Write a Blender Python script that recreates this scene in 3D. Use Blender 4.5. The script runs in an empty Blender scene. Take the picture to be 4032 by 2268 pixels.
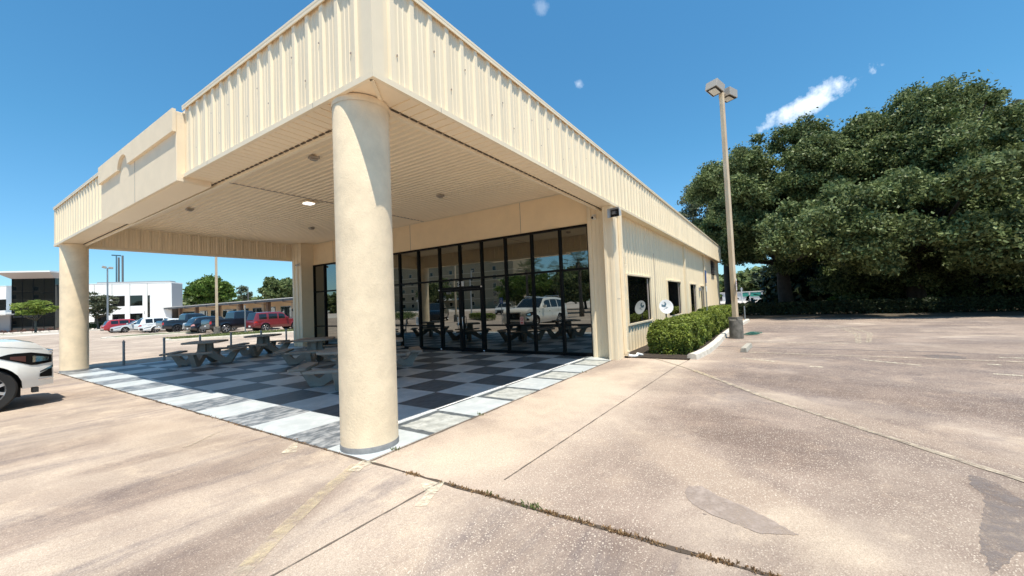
import bpy, math, random
import numpy as np
from mathutils import Vector, Matrix
R_ = math.radians
scene = bpy.context.scene
col = scene.collection
# ---------------------------------------------------------------- camera
cam_d = bpy.data.cameras.new("camera"); cam = bpy.data.objects.new("camera", cam_d); col.objects.link(cam)
cam_d.sensor_width = 36.0; cam_d.lens = 14.10; cam_d.clip_start = 0.05; cam_d.clip_end = 3000
cam.matrix_world = Matrix(((0.54914587, -0.00869688, -0.83568127, -2.71876713),
                           (-0.83470545, -0.05512206, -0.54793098, -3.68765059),
                           (-0.04129918, 0.99844175, -0.03752938, 1.6), (0, 0, 0, 1)))
scene.camera = cam
# ---------------------------------------------------------------- light
SUN = Vector((0.222, 0.280, -1.0)).normalized()      # direction the light travels
toS = -SUN
elev = math.asin(toS.z); azi = math.atan2(toS.x, toS.y)
world = bpy.data.worlds.new("World"); scene.world = world; world.use_nodes = True
wt = world.node_tree; wn = wt.nodes; wl = wt.links
for n in list(wn): wn.remove(n)
wo = wn.new('ShaderNodeOutputWorld'); bg = wn.new('ShaderNodeBackground'); bg.inputs[1].default_value = 0.112
sky = wn.new('ShaderNodeTexSky'); sky.sky_type = 'NISHITA'; sky.sun_disc = False
sky.sun_elevation = elev; sky.sun_rotation = azi; sky.air_density = 1.0; sky.dust_density = 0.3; sky.ozone_density = 2.0
wl.new(bg.outputs[0], wo.inputs[0])
tc = wn.new('ShaderNodeTexCoord')
def wmath(op, a, b=None, c=None, clamp=False):
    n = wn.new('ShaderNodeMath'); n.operation = op; n.use_clamp = clamp
    for i, v in enumerate((a, b, c)):
        if v is None: continue
        if isinstance(v, (int, float)): n.inputs[i].default_value = v
        else: wl.new(v, n.inputs[i])
    return n.outputs[0]
def wdot(vec):
    n = wn.new('ShaderNodeVectorMath'); n.operation = 'DOT_PRODUCT'
    wl.new(tc.outputs['Generated'], n.inputs[0]); n.inputs[1].default_value = vec
    return n.outputs['Value']
nz = wn.new('ShaderNodeTexNoise'); nz.inputs['Scale'].default_value = 17; nz.inputs['Detail'].default_value = 7; nz.inputs['Roughness'].default_value = .62
wl.new(tc.outputs['Generated'], nz.inputs['Vector'])
masks = []
def cloud(p0, p1, lb, amp, dens):
    p0 = Vector(p0).normalized(); p1 = Vector(p1).normalized()
    c = ((p0 + p1) / 2).normalized(); u = (p1 - p0).normalized(); u = (u - c * u.dot(c)).normalized(); v = c.cross(u)
    la = (p1 - p0).length / 2
    a = wmath('DIVIDE', wmath('SUBTRACT', wdot(u), c.dot(u)), la)
    b = wmath('DIVIDE', wmath('SUBTRACT', wdot(v), c.dot(v)), lb)
    d = wmath('SQRT', wmath('ADD', wmath('MULTIPLY', a, a), wmath('MULTIPLY', b, b)))
    e = wmath('ADD', wmath('SUBTRACT', 1.0, d), wmath('MULTIPLY', wmath('SUBTRACT', nz.outputs['Fac'], 0.5), amp))
    front = wmath('GREATER_THAN', wdot(c), 0.5)
    m = wmath('MULTIPLY', wmath('MULTIPLY', wmath('MULTIPLY', e, 1.05, clamp=True), dens), front)
    masks.append(m)
cloud((0.940, 0.000, 0.338), (0.9148, -0.1568, 0.3722), 0.021, 3.4, 0.95)
cloud((0.812, 0.345, 0.468), (0.806, 0.325, 0.478), 0.012, 4.0, 0.35)
cloud((0.712, 0.38, 0.59), (0.705, 0.355, 0.605), 0.016, 4.5, 0.15)
m = masks[0]
for k in masks[1:]: m = wmath('MAXIMUM', m, k)
tint = wn.new('ShaderNodeMix'); tint.data_type = 'RGBA'; tint.blend_type = 'MULTIPLY'; tint.inputs[0].default_value = 1.0
wl.new(sky.outputs[0], tint.inputs[6]); ramp = wn.new('ShaderNodeValToRGB'); el = ramp.color_ramp.elements
el[0].position = 0.0; el[0].color = (.58, .82, 1.0, 1); el[1].position = .75; el[1].color = (.50, 1.10, 1.25, 1)
e3 = ramp.color_ramp.elements.new(.33); e3.color = (.47, .95, 1.07, 1)
wl.new(wdot((0, 0, 1)), ramp.inputs[0]); wl.new(ramp.outputs[0], tint.inputs[7])
mixc = wn.new('ShaderNodeMix'); mixc.data_type = 'RGBA'
wl.new(m, mixc.inputs[0]); wl.new(tint.outputs[2], mixc.inputs[6]); mixc.inputs[7].default_value = (9.6, 9.9, 10.3, 1)
wl.new(mixc.outputs[2], bg.inputs[0])
sl = bpy.data.lights.new("sun", 'SUN'); sl.energy = 4.8; sl.angle = R_(0.53); sl.color = (1.0, 0.925, 0.80)
so = bpy.data.objects.new("sun", sl); col.objects.link(so); so.rotation_euler = SUN.to_track_quat('-Z', 'Y').to_euler()
scene.view_settings.view_transform = 'Standard'; scene.view_settings.look = 'None'
scene.view_settings.gamma = 1; scene.view_settings.exposure = 0.55; scene.view_settings.use_curve_mapping = False
scene.render.engine = 'CYCLES'
scene.cycles.max_bounces = 8; scene.cycles.diffuse_bounces = 6
rng = np.random.default_rng(7); random.seed(7)

# ---------------------------------------------------------------- materials
MAT = {}
def mat(name, c=(.5, .5, .5), rough=.6, metal=0., var=0., vscale=3., bump=0., bscale=40., spec=.5, coat=0., c2=None, stretch=None):
    if name in MAT: return MAT[name]
    m = bpy.data.materials.new(name); m.use_nodes = True; nt = m.node_tree; N = nt.nodes; L = nt.links
    b = N['Principled BSDF']; b.inputs['Roughness'].default_value = rough; b.inputs['Metallic'].default_value = metal
    b.inputs['Specular IOR Level'].default_value = spec; b.inputs['Coat Weight'].default_value = coat; b.inputs['Coat Roughness'].default_value = .04
    b.inputs['Base Color'].default_value = (*c, 1)
    t = N.new('ShaderNodeTexCoord'); mp = N.new('ShaderNodeMapping'); L.new(t.outputs['Object'], mp.inputs[0])
    if stretch: mp.inputs['Scale'].default_value = stretch
    if var > 0 or c2:
        n = N.new('ShaderNodeTexNoise'); n.inputs['Scale'].default_value = vscale; n.inputs['Detail'].default_value = 6; n.inputs['Roughness'].default_value = .65
        L.new(mp.outputs[0], n.inputs['Vector'])
        r = N.new('ShaderNodeMapRange'); r.inputs[1].default_value = .3; r.inputs[2].default_value = .7; L.new(n.outputs[0], r.inputs[0])
        x = N.new('ShaderNodeMix'); x.data_type = 'RGBA'; L.new(r.outputs[0], x.inputs[0])
        lo = c2 if c2 else tuple(v * (1 - var) for v in c); hi = c if c2 else tuple(min(1, v * (1 + var * .4)) for v in c)
        x.inputs[6].default_value = (*lo, 1); x.inputs[7].default_value = (*hi, 1); L.new(x.outputs[2], b.inputs['Base Color'])
    if bump > 0:
        n2 = N.new('ShaderNodeTexNoise'); n2.inputs['Scale'].default_value = bscale; n2.inputs['Detail'].default_value = 8; n2.inputs['Roughness'].default_value = .7
        L.new(t.outputs['Object'], n2.inputs['Vector'])
        bp = N.new('ShaderNodeBump'); bp.inputs['Strength'].default_value = bump; bp.inputs['Distance'].default_value = .02
        L.new(n2.outputs[0], bp.inputs['Height']); L.new(bp.outputs[0], b.inputs['Normal'])
    MAT[name] = m; return m
def leafmat(name, c1, c2, trans=.35, dead=None):
    m = bpy.data.materials.new(name); m.use_nodes = True; nt = m.node_tree; N = nt.nodes; L = nt.links
    b = N['Principled BSDF']; b.inputs['Roughness'].default_value = .5; b.inputs['Specular IOR Level'].default_value = .22
    g = N.new('ShaderNodeNewGeometry'); x = N.new('ShaderNodeMix'); x.data_type = 'RGBA'
    L.new(g.outputs['Random Per Island'], x.inputs[0]); x.inputs[6].default_value = (*c1, 1); x.inputs[7].default_value = (*c2, 1)
    t = N.new('ShaderNodeTexCoord'); n = N.new('ShaderNodeTexNoise'); n.inputs['Scale'].default_value = .8; L.new(t.outputs['Object'], n.inputs[0])
    y = N.new('ShaderNodeMix'); y.data_type = 'RGBA'; y.blend_type = 'MULTIPLY'; y.inputs[0].default_value = .7
    r = N.new('ShaderNodeMapRange'); r.inputs[1].default_value = .3; r.inputs[2].default_value = .7; r.inputs[3].default_value = .55; r.inputs[4].default_value = 1.35
    L.new(n.outputs[0], r.inputs[0]); L.new(x.outputs[2], y.inputs[6]); L.new(r.outputs[0], y.inputs[7])
    L.new(y.outputs[2], b.inputs['Base Color'])
    tr = N.new('ShaderNodeBsdfTranslucent'); L.new(y.outputs[2], tr.inputs[0])
    ms = N.new('ShaderNodeMixShader'); ms.inputs[0].default_value = trans
    L.new(b.outputs[0], ms.inputs[1]); L.new(tr.outputs[0], ms.inputs[2]); L.new(ms.outputs[0], N['Material Output'].inputs[0])
    MAT[name] = m; return m
def glassmat(name, refl=.24, tint=(.006, .007, .006)):
    m = bpy.data.materials.new(name); m.use_nodes = True; nt = m.node_tree; N = nt.nodes; L = nt.links
    b = N['Principled BSDF']; b.inputs['Base Color'].default_value = (*tint, 1); b.inputs['Roughness'].default_value = .02; b.inputs['IOR'].default_value = 1.5
    gl = N.new('ShaderNodeBsdfGlossy'); gl.inputs['Roughness'].default_value = .004; gl.inputs[0].default_value = (.95, .97, .9, 1)
    ms = N.new('ShaderNodeMixShader'); ms.inputs[0].default_value = refl
    L.new(b.outputs[0], ms.inputs[1]); L.new(gl.outputs[0], ms.inputs[2]); L.new(ms.outputs[0], N['Material Output'].inputs[0])
    MAT[name] = m; return m

CREAM = (.88, .745, .53)
mat('cream_metal', CREAM, .42, var=.12, vscale=1.2, stretch=(5, 5, .35))
mat('cream_trim', (.86, .73, .525), .45, var=.06, vscale=2)
mat('soffit_metal', (.92, .77, .55), .5, var=.05, vscale=.7)
mat('stucco', (.87, .71, .495), .9, var=.15, vscale=3.5, bump=.33, bscale=42)
mat('fine_stucco', (.84, .70, .51), .9, var=.06, vscale=2.5, bump=.25, bscale=70)
mat('band_stucco', (.94, .75, .49), .9, var=.08, vscale=1.2, bump=.15, bscale=60)
mat('base_paint', (.27, .27, .265), .8, var=.3, vscale=9)
mat('bronze_frame', (.006, .006, .006), .5, spec=.15)
glassmat('storefront_glass', .22)
glassmat('side_glass', .14, (.004, .004, .004))
mat('gap_shade_brown', (.09, .07, .05), .9)  # shade inside the soffit voids, put into a brown colour
mat('dark_gap', (.02, .017, .014), .9)
mat('white_paint', (.8, .8, .78), .6)
mat('galvanised', (.30, .33, .35), .45, .5, var=.2, vscale=8)
mat('rusty_cream', (.66, .56, .41), .6, var=.0, c2=(.50, .34, .20), vscale=2.6, stretch=(1, 1, .35))
mat('pole_concrete', (.22, .20, .17), .9, c2=(.07, .065, .055), vscale=5, bump=.4, bscale=30)
mat('kerb_concrete', (.60, .55, .47), .9, var=.22, vscale=5, bump=.3, bscale=40)
mat('old_concrete', (.40, .37, .31), .9, var=.35, vscale=7, bump=.4, bscale=40)
mat('table_concrete', (.30, .265, .225), .85, var=.2, vscale=5, bump=.3, bscale=50)
mat('lamp_metal', (.42, .37, .31), .5, .2, var=.06)
mat('lamp_lens', (.55, .52, .46), .25)
mat('tyre', (.018, .018, .018), .85)
mat('rim', (.55, .56, .58), .25, .8)
mat('dark_rim', (.12, .12, .13), .35, .8)
mat('underbody', (.01, .01, .01), .9)
mat('car_glass', (.012, .015, .017), .04, spec=.8)
mat('chrome', (.75, .76, .78), .12, 1.)
mat('tail_red', (.45, .02, .015), .2, coat=.6)
mat('amber_dark', (.07, .022, .014), .4)
mat('tail_pale', (.62, .3, .28), .2, coat=.5)
mat('lamp_clear', (.25, .26, .27), .1, coat=1.)
mat('black_plastic', (.02, .02, .02), .55)
mat('grey_plastic', (.12, .12, .12), .6)
mat('plate_white', (.75, .75, .75), .5)
mat('bark', (.055, .045, .035), .95, var=.4, vscale=4, bump=.8, bscale=12)
mat('light_bark', (.16, .13, .10), .95, var=.3, vscale=4)
mat('palm_bark', (.12, .10, .08), .95, var=.3, vscale=9)
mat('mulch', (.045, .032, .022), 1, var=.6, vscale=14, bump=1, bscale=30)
mat('leaf_litter', (.10, .08, .055), 1, var=.6, vscale=6, bump=1, bscale=20)
mat('grass_soil', (.13, .14, .06), 1, var=.4, vscale=3, bump=.6, bscale=30)
mat('white_wall', (.80, .79, .76), .8, var=.04, vscale=.5)
mat('plain_grey', (.28, .28, .29), .7)  # one even grey for siding, walls and small fixtures
mat('joint_grey', (.30, .28, .26), .9)
glassmat('office_glass', .03, (.006, .007, .008))
glassmat('shop_glass', .12, (.015, .04, .045))
mat('roof_soffit', (.36, .30, .27), .7)
mat('mall_wall', (.70, .52, .33), .9, var=.06, vscale=1)
mat('mall_brick', (.22, .15, .11), .95, var=.35, vscale=3)
mat('mall_fascia', (.09, .105, .125), .5, .2)
mat('mall_roof', (.62, .60, .56), .7)
mat('mall_pier', (.50, .42, .33), .9)
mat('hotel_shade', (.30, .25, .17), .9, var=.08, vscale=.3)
mat('teal_paint', (.02, .22, .17), .5)
mat('red_paint', (.45, .03, .03), .5)
mat('blue_paint', (.03, .09, .32), .5)
mat('hose_green', (.02, .14, .11), .5)
mat('dish_grey', (.62, .62, .62), .45)
mat('logo_slate', (.05, .11, .15), .5)
mat('faint_print', (.50, .51, .51), .6)
mat('sticker_pink', (.55, .33, .27), .6)
mat('road_far', (.52, .46, .41), .95, var=.1, vscale=.3)
leafmat('oak_leaf', (.03, .056, .012), (.26, .31, .13), .30)
leafmat('oak_leaf_grey', (.10, .125, .07), (.17, .19, .12), .3)
leafmat('lime_leaf', (.20, .27, .05), (.30, .36, .09), .4)
leafmat('bright_leaf', (.07, .13, .02), (.16, .23, .05), .3)
leafmat('hedge_leaf', (.06, .095, .018), (.28, .33, .055), .25)
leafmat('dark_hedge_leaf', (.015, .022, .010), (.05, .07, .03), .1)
leafmat('olive_leaf', (.09, .105, .06), (.17, .18, .11), .3)
leafmat('purple_leaf', (.16, .07, .06), (.24, .13, .10), .2)
leafmat('palm_leaf', (.07, .09, .035), (.14, .16, .07), .2)
leafmat('grass_blade', (.14, .17, .05), (.26, .27, .11), .3)
leafmat('dry_weed', (.22, .12, .06), (.40, .27, .14), .2)
leafmat('green_weed', (.10, .13, .04), (.18, .20, .08), .2)
def paint(name, c, rough=.28): return mat(name, c, rough, coat=.9, spec=.5)
paint('pearl_white', (.78, .77, .73)); paint('car_white', (.74, .74, .72)); paint('car_silver', (.50, .50, .48)); paint('car_ice', (.55, .58, .58))
paint('car_black', (.010, .011, .016)); paint('car_navy', (.014, .022, .035)); paint('car_red', (.36, .02, .02)); paint('car_maroon', (.17, .018, .02))

def wornmat(name, c, scale=9, lo=.42, hi=.56):
    m = bpy.data.materials.new(name); m.use_nodes = True; nt = m.node_tree; N = nt.nodes; L = nt.links
    b = N['Principled BSDF']; b.inputs['Roughness'].default_value = .85; b.inputs['Base Color'].default_value = (*c, 1)
    t = N.new('ShaderNodeTexCoord'); n = N.new('ShaderNodeTexNoise'); n.inputs['Scale'].default_value = scale; n.inputs['Detail'].default_value = 8; n.inputs['Roughness'].default_value = .75
    L.new(t.outputs['Object'], n.inputs[0]); r = N.new('ShaderNodeMapRange'); r.inputs[1].default_value = lo; r.inputs[2].default_value = hi; L.new(n.outputs[0], r.inputs[0])
    tr = N.new('ShaderNodeBsdfTransparent'); ms = N.new('ShaderNodeMixShader'); L.new(r.outputs[0], ms.inputs[0]); L.new(tr.outputs[0], ms.inputs[1]); L.new(b.outputs[0], ms.inputs[2]); L.new(ms.outputs[0], N['Material Output'].inputs[0])
    MAT[name] = m; return m
wornmat('paint_worn_white', (.70, .63, .48), 12, .38, .66); wornmat('paint_worn_yellow', (.60, .49, .31), 9, .38, .82); wornmat('joint_pale', (.47, .395, .30), 6, .36, .66)
wornmat('tyre_mark', (.19, .16, .15), 8, .32, .72); wornmat('joint_dark', (.12, .095, .075), 9, .30, .50); wornmat('crack_dark', (.07, .05, .035), 14, .32, .42)
wornmat('smooth_patch', (.33, .265, .225), 7, .25, .60)
GR_DARK = [(2.6, -3.35, 1.5, .62, .70, .75), (5.6, -4.8, 3.6, .95, 1.15, .75), (4.9, -2.9, .9, .4, .9, .45), (9.5, -8, 4.5, 1.4, 1.3, .6), (-1.6, 1.25, 1.5, .42, .05, .8), (-1.35, -.35, 1.1, .30, .1, .75), (-1.9, 4.0, 1.6, .5, 0, .6), (-3.0, -1.0, 2.0, .9, .4, .6), (-1.0, 2.45, .8, .22, -.05, .7), (1.75, -5.1, .5, .2, .5, .6), (-.35, -3.0, .7, .3, .5, .5)]
GR_PALE = [(1.15, -3.2, 1.5, .36, .78, .85), (4.0, -.85, 3.8, .65, -.05, .55), (.7, -1.0, .8, .7, 0, .5), (-.7, 3.4, .5, 1.6, 0, .45), (3.9, -4.3, 2.2, .25, .68, .6), (8.4, -3.2, 1.2, .3, 1.3, .5)]
def node_ground():
    m = bpy.data.materials.new('lot_concrete'); m.use_nodes = True; nt = m.node_tree; N = nt.nodes; L = nt.links
    b = N['Principled BSDF']; b.inputs['Roughness'].default_value = .9; b.inputs['Specular IOR Level'].default_value = .25
    t = N.new('ShaderNodeTexCoord'); P = t.outputs['Object']
    def noise(scale, sc=(1, 1, 1), rot=0, detail=6, rough=.6, dist=0, loc=(0, 0, 0)):
        mp = N.new('ShaderNodeMapping'); mp.inputs['Scale'].default_value = sc; mp.inputs['Rotation'].default_value = (0, 0, rot); mp.inputs['Location'].default_value = loc
        L.new(P, mp.inputs[0]); n = N.new('ShaderNodeTexNoise'); n.inputs['Scale'].default_value = scale; n.inputs['Detail'].default_value = detail
        n.inputs['Roughness'].default_value = rough; n.inputs['Distortion'].default_value = dist; L.new(mp.outputs[0], n.inputs['Vector']); return n.outputs[0]
    def mr(v, a, b_, c=0, d=1):
        n = N.new('ShaderNodeMapRange'); n.interpolation_type = 'SMOOTHSTEP'; L.new(v, n.inputs[0])
        for i, k in zip((1, 2, 3, 4), (a, b_, c, d)): n.inputs[i].default_value = k
        return n.outputs[0]
    def mx(f, a, b_, mode='MIX'):
        n = N.new('ShaderNodeMix'); n.data_type = 'RGBA'; n.blend_type = mode
        if isinstance(f, float): n.inputs[0].default_value = f
        else: L.new(f, n.inputs[0])
        for i, v in ((6, a), (7, b_)):
            if isinstance(v, tuple): n.inputs[i].default_value = (*v, 1)
            else: L.new(v, n.inputs[i])
        return n.outputs[2]
    def ma(op, a, b_=None, clamp=False):
        n = N.new('ShaderNodeMath'); n.operation = op; n.use_clamp = clamp
        for i, v in enumerate((a, b_)):
            if v is None: continue
            if isinstance(v, (int, float)): n.inputs[i].default_value = v
            else: L.new(v, n.inputs[i])
        return n.outputs[0]
    sep = N.new('ShaderNodeSeparateXYZ'); L.new(P, sep.inputs[0])
    X, Y = sep.outputs[0], sep.outputs[1]
    base = mx(mr(noise(.35, detail=4), .35, .68), (.405, .332, .268), (.575, .475, .38))
    base = mx(mr(noise(2.3, detail=8, rough=.7), .3, .75), mx(1.0, base, (.86, .85, .86), 'MULTIPLY'), base)
    # tyre-dirt streaks: along x on the forecourt, sweeping along y in the right hand lot
    s1 = mr(noise(1.0, (.22, 1.35, 1), detail=8, rough=.70, dist=.9), .47, .64)
    s2 = mr(noise(1.0, (.9, .16, 1), R_(12), detail=7, rough=.68, dist=.5, loc=(3, 1, 0)), .49, .68)
    s3 = mr(noise(.5, (.45, .25, 1), R_(-20), detail=7, rough=.7, dist=.6, loc=(9, 4, 0)), .42, .64)
    leftm = mr(X, -.2, .1, 1, 0)
    rightm = ma('MULTIPLY', mr(X, .5, 4.5), mr(Y, -1.9, -3.1))
    near = ma('MULTIPLY', mr(X, -.2, .4), mr(Y, -1.4, -2.6))
    st = ma('MAXIMUM', ma('MULTIPLY', ma('MULTIPLY', s1, leftm), .85), ma('MULTIPLY', ma('MAXIMUM', ma('MULTIPLY', s2, .9), ma('MULTIPLY', s3, .95)), rightm))
    mot = mr(noise(7, detail=9, rough=.75), .3, .7, .0, 1)
    st = ma('MULTIPLY', st, ma('ADD', ma('MULTIPLY', mot, .7), .4))
    base = mx(st, base, (.235, .197, .185))
    base = mx(ma('MULTIPLY', mr(noise(22, detail=7, rough=.8), .5, .72), .35), base, mx(1.0, base, (.72, .68, .66), 'MULTIPLY'))
    base = mx(ma('MULTIPLY', mr(noise(1.7, detail=8, rough=.7, loc=(5, 5, 5)), .52, .66), .4), base, (.66, .54, .41))
    broad = mr(noise(.28, (1, 1, 1), detail=5, rough=.65, dist=1.2, loc=(4, 9, 2)), .42, .62)
    base = mx(ma('MULTIPLY', broad, .5), base, mx(1.0, base, (.66, .63, .64), 'MULTIPLY'))
    def ell(cx, cy, ax, ay, rot):
        mp = N.new('ShaderNodeMapping'); mp.vector_type = 'TEXTURE'; mp.inputs['Location'].default_value = (cx, cy, 0); mp.inputs['Rotation'].default_value = (0, 0, rot); mp.inputs['Scale'].default_value = (ax, ay, 1)
        L.new(P, mp.inputs[0]); v = N.new('ShaderNodeVectorMath'); v.operation = 'LENGTH'; L.new(mp.outputs[0], v.inputs[0])
        return mr(ma('ADD', v.outputs['Value'], ma('MULTIPLY', ma('SUBTRACT', noise(1.6, detail=6, rough=.7), .5), 1.1)), 1.15, .55)
    for (cx, cy, ax, ay, rot, am) in GR_DARK:
        base = mx(ma('MULTIPLY', ell(cx, cy, ax, ay, rot), am), base, mx(1.0, base, (.68, .645, .65), 'MULTIPLY'))
    for (cx, cy, ax, ay, rot, am) in GR_PALE:
        base = mx(ma('MULTIPLY', ell(cx, cy, ax, ay, rot), am * .72), base, (.58, .475, .365))
    spots = mr(noise(9, detail=2, loc=(1, 2, 3)), .74, .78)
    base = mx(ma('MULTIPLY', spots, .7), base, (.15, .12, .11))
    # exposed aggregate
    ag = N.new('ShaderNodeTexVoronoi'); ag.inputs['Scale'].default_value = 72; L.new(P, ag.inputs['Vector'])
    ag2 = N.new('ShaderNodeTexVoronoi'); ag2.inputs['Scale'].default_value = 42; L.new(P, ag2.inputs['Vector'])
    hs = N.new('ShaderNodeSeparateColor'); L.new(ag.outputs['Color'], hs.inputs[0])
    peb = ma('MULTIPLY', mr(ag.outputs['Distance'], .34, .22), mr(hs.outputs[0], .22, .4))
    hs2 = N.new('ShaderNodeSeparateColor'); L.new(ag2.outputs['Color'], hs2.inputs[0])
    peb2 = ma('MULTIPLY', mr(ag2.outputs['Distance'], .3, .2), mr(hs2.outputs[1], .5, .65))
    zone = ma('MULTIPLY', mr(noise(.45, detail=5, dist=.5, loc=(2, 7, 0)), .30, .50), ma('MAXIMUM', mr(Y, -.9, -2.0, .4, 1), 0.0))
    pm = ma('MULTIPLY', ma('MAXIMUM', peb, peb2), zone)
    matrix = mx(ma('MULTIPLY', zone, mr(Y, -1.6, -2.4, .15, .8)), base, mx(1.0, base, (.62, .58, .59), 'MULTIPLY'))
    colr = mx(ma('MULTIPLY', pm, .62), matrix, (.78, .68, .56))
    hs3 = ma('MULTIPLY', mr(ag.outputs['Distance'], .3, .2), mr(hs.outputs[1], .86, .9))
    colr = mx(ma('MULTIPLY', hs3, .5), colr, (.16, .13, .11))
    fine = noise(120, detail=4, rough=.7)
    colr = mx(1.0, colr, mx(mr(fine, .2, .8), (.60, .59, .58), (1.26, 1.26, 1.26)), 'MULTIPLY')
    colr = mx(1.0, colr, mx(mr(noise(38, detail=6, rough=.8), .3, .7), (.84, .83, .82), (1.12, 1.12, 1.12)), 'MULTIPLY')
    L.new(colr, b.inputs['Base Color'])
    bp = N.new('ShaderNodeBump'); bp.inputs['Strength'].default_value = .5; bp.inputs['Distance'].default_value = .006
    L.new(ma('ADD', ma('MULTIPLY', pm, .6), noise(60, detail=5)), bp.inputs['Height']); L.new(bp.outputs[0], b.inputs['Normal'])
    return m
def node_checker():
    m = bpy.data.materials.new('painted_checker'); m.use_nodes = True; nt = m.node_tree; N = nt.nodes; L = nt.links
    b = N['Principled BSDF']; b.inputs['Roughness'].default_value = .48; b.inputs['Specular IOR Level'].default_value = .45
    t = N.new('ShaderNodeTexCoord'); sep = N.new('ShaderNodeSeparateXYZ'); L.new(t.outputs['Object'], sep.inputs[0])
    def ma(op, a, b_=None, clamp=False):
        n = N.new('ShaderNodeMath'); n.operation = op; n.use_clamp = clamp
        for i, v in enumerate((a, b_)):
            if v is None: continue
            if isinstance(v, (int, float)): n.inputs[i].default_value = v
            else: L.new(v, n.inputs[i])
        return n.outputs[0]
    def noise(s, sc=(1, 1, 1), d=6):
        mp = N.new('ShaderNodeMapping'); mp.inputs['Scale'].default_value = sc; L.new(t.outputs['Object'], mp.inputs[0])
        n = N.new('ShaderNodeTexNoise'); n.inputs['Scale'].default_value = s; n.inputs['Detail'].default_value = d; n.inputs['Roughness'].default_value = .65; L.new(mp.outputs[0], n.inputs[0]); return n.outputs[0]
    def mr(v, a, b_, c=0, d=1):
        n = N.new('ShaderNodeMapRange'); n.interpolation_type = 'SMOOTHSTEP'; L.new(v, n.inputs[0])
        for i, k in zip((1, 2, 3, 4), (a, b_, c, d)): n.inputs[i].default_value = k
        return n.outputs[0]
    def mx(f, a, b_, mode='MIX'):
        n = N.new('ShaderNodeMix'); n.data_type = 'RGBA'; n.blend_type = mode
        if isinstance(f, float): n.inputs[0].default_value = f
        else: L.new(f, n.inputs[0])
        for i, v in ((6, a), (7, b_)):
            if isinstance(v, tuple): n.inputs[i].default_value = (*v, 1)
            else: L.new(v, n.inputs[i])
        return n.outputs[2]
    wob = ma('MULTIPLY', ma('SUBTRACT', noise(9, d=3), .5), .02)
    u = ma('DIVIDE', ma('SUBTRACT', ma('ADD', sep.outputs[0], wob), .89), .93); v = ma('DIVIDE', ma('SUBTRACT', ma('ADD', sep.outputs[1], wob), .74), .945)
    par = ma('FLOORED_MODULO', ma('ADD', ma('FLOOR', u), ma('FLOOR', v)), 2.0)     # 0 white, 1 dark
    fu = ma('FRACT', u); fv = ma('FRACT', v)
    edge = ma('MINIMUM', ma('MINIMUM', fu, ma('SUBTRACT', 1.0, fu)), ma('MINIMUM', fv, ma('SUBTRACT', 1.0, fv)))
    edge = ma('ADD', edge, ma('MULTIPLY', ma('SUBTRACT', noise(7, d=4), .5), .10))
    white = mx(mr(noise(3.5), .35, .75), (.41, .445, .455), (.53, .555, .56))
    darkc = mx(mr(noise(4, (1, 3, 1)), .3, .75), (.062, .074, .082), (.13, .147, .16))
    wornL = mx(mr(noise(4.2, (.9, 1.7, 1), 9), .40, .66), (.10, .115, .13), (.38, .39, .40))
    wornR = mx(mr(noise(6, (1, 1, 1), 8), .3, .7), (.30, .31, .29), (.50, .51, .48))
    wornR = mx(mr(edge, .10, .13), darkc, wornR)
    d = mx(mr(sep.outputs[0], .88, .90), wornL, mx(mr(sep.outputs[1], .74, .76), wornR, darkc))
    br = mr(noise(5.5, (1, 1, 1), 8), .56, .68)                # scuffed patches also under the roof edge
    d = mx(ma('MULTIPLY', br, mr(sep.outputs[1], 3.5, 1.2, .18, .5)), d, (.16, .17, .18))
    c = mx(mr(par, .4, .6), white, d)
    c = mx(ma('MULTIPLY', mr(noise(1.3), .5, .75), .35), c, mx(1.0, c, (.80, .72, .62), 'MULTIPLY'))
    L.new(c, b.inputs['Base Color'])
    bp = N.new('ShaderNodeBump'); bp.inputs['Strength'].default_value = .25; bp.inputs['Distance'].default_value = .004
    L.new(noise(50), bp.inputs['Height']); L.new(bp.outputs[0], b.inputs['Normal'])
    return m

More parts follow.
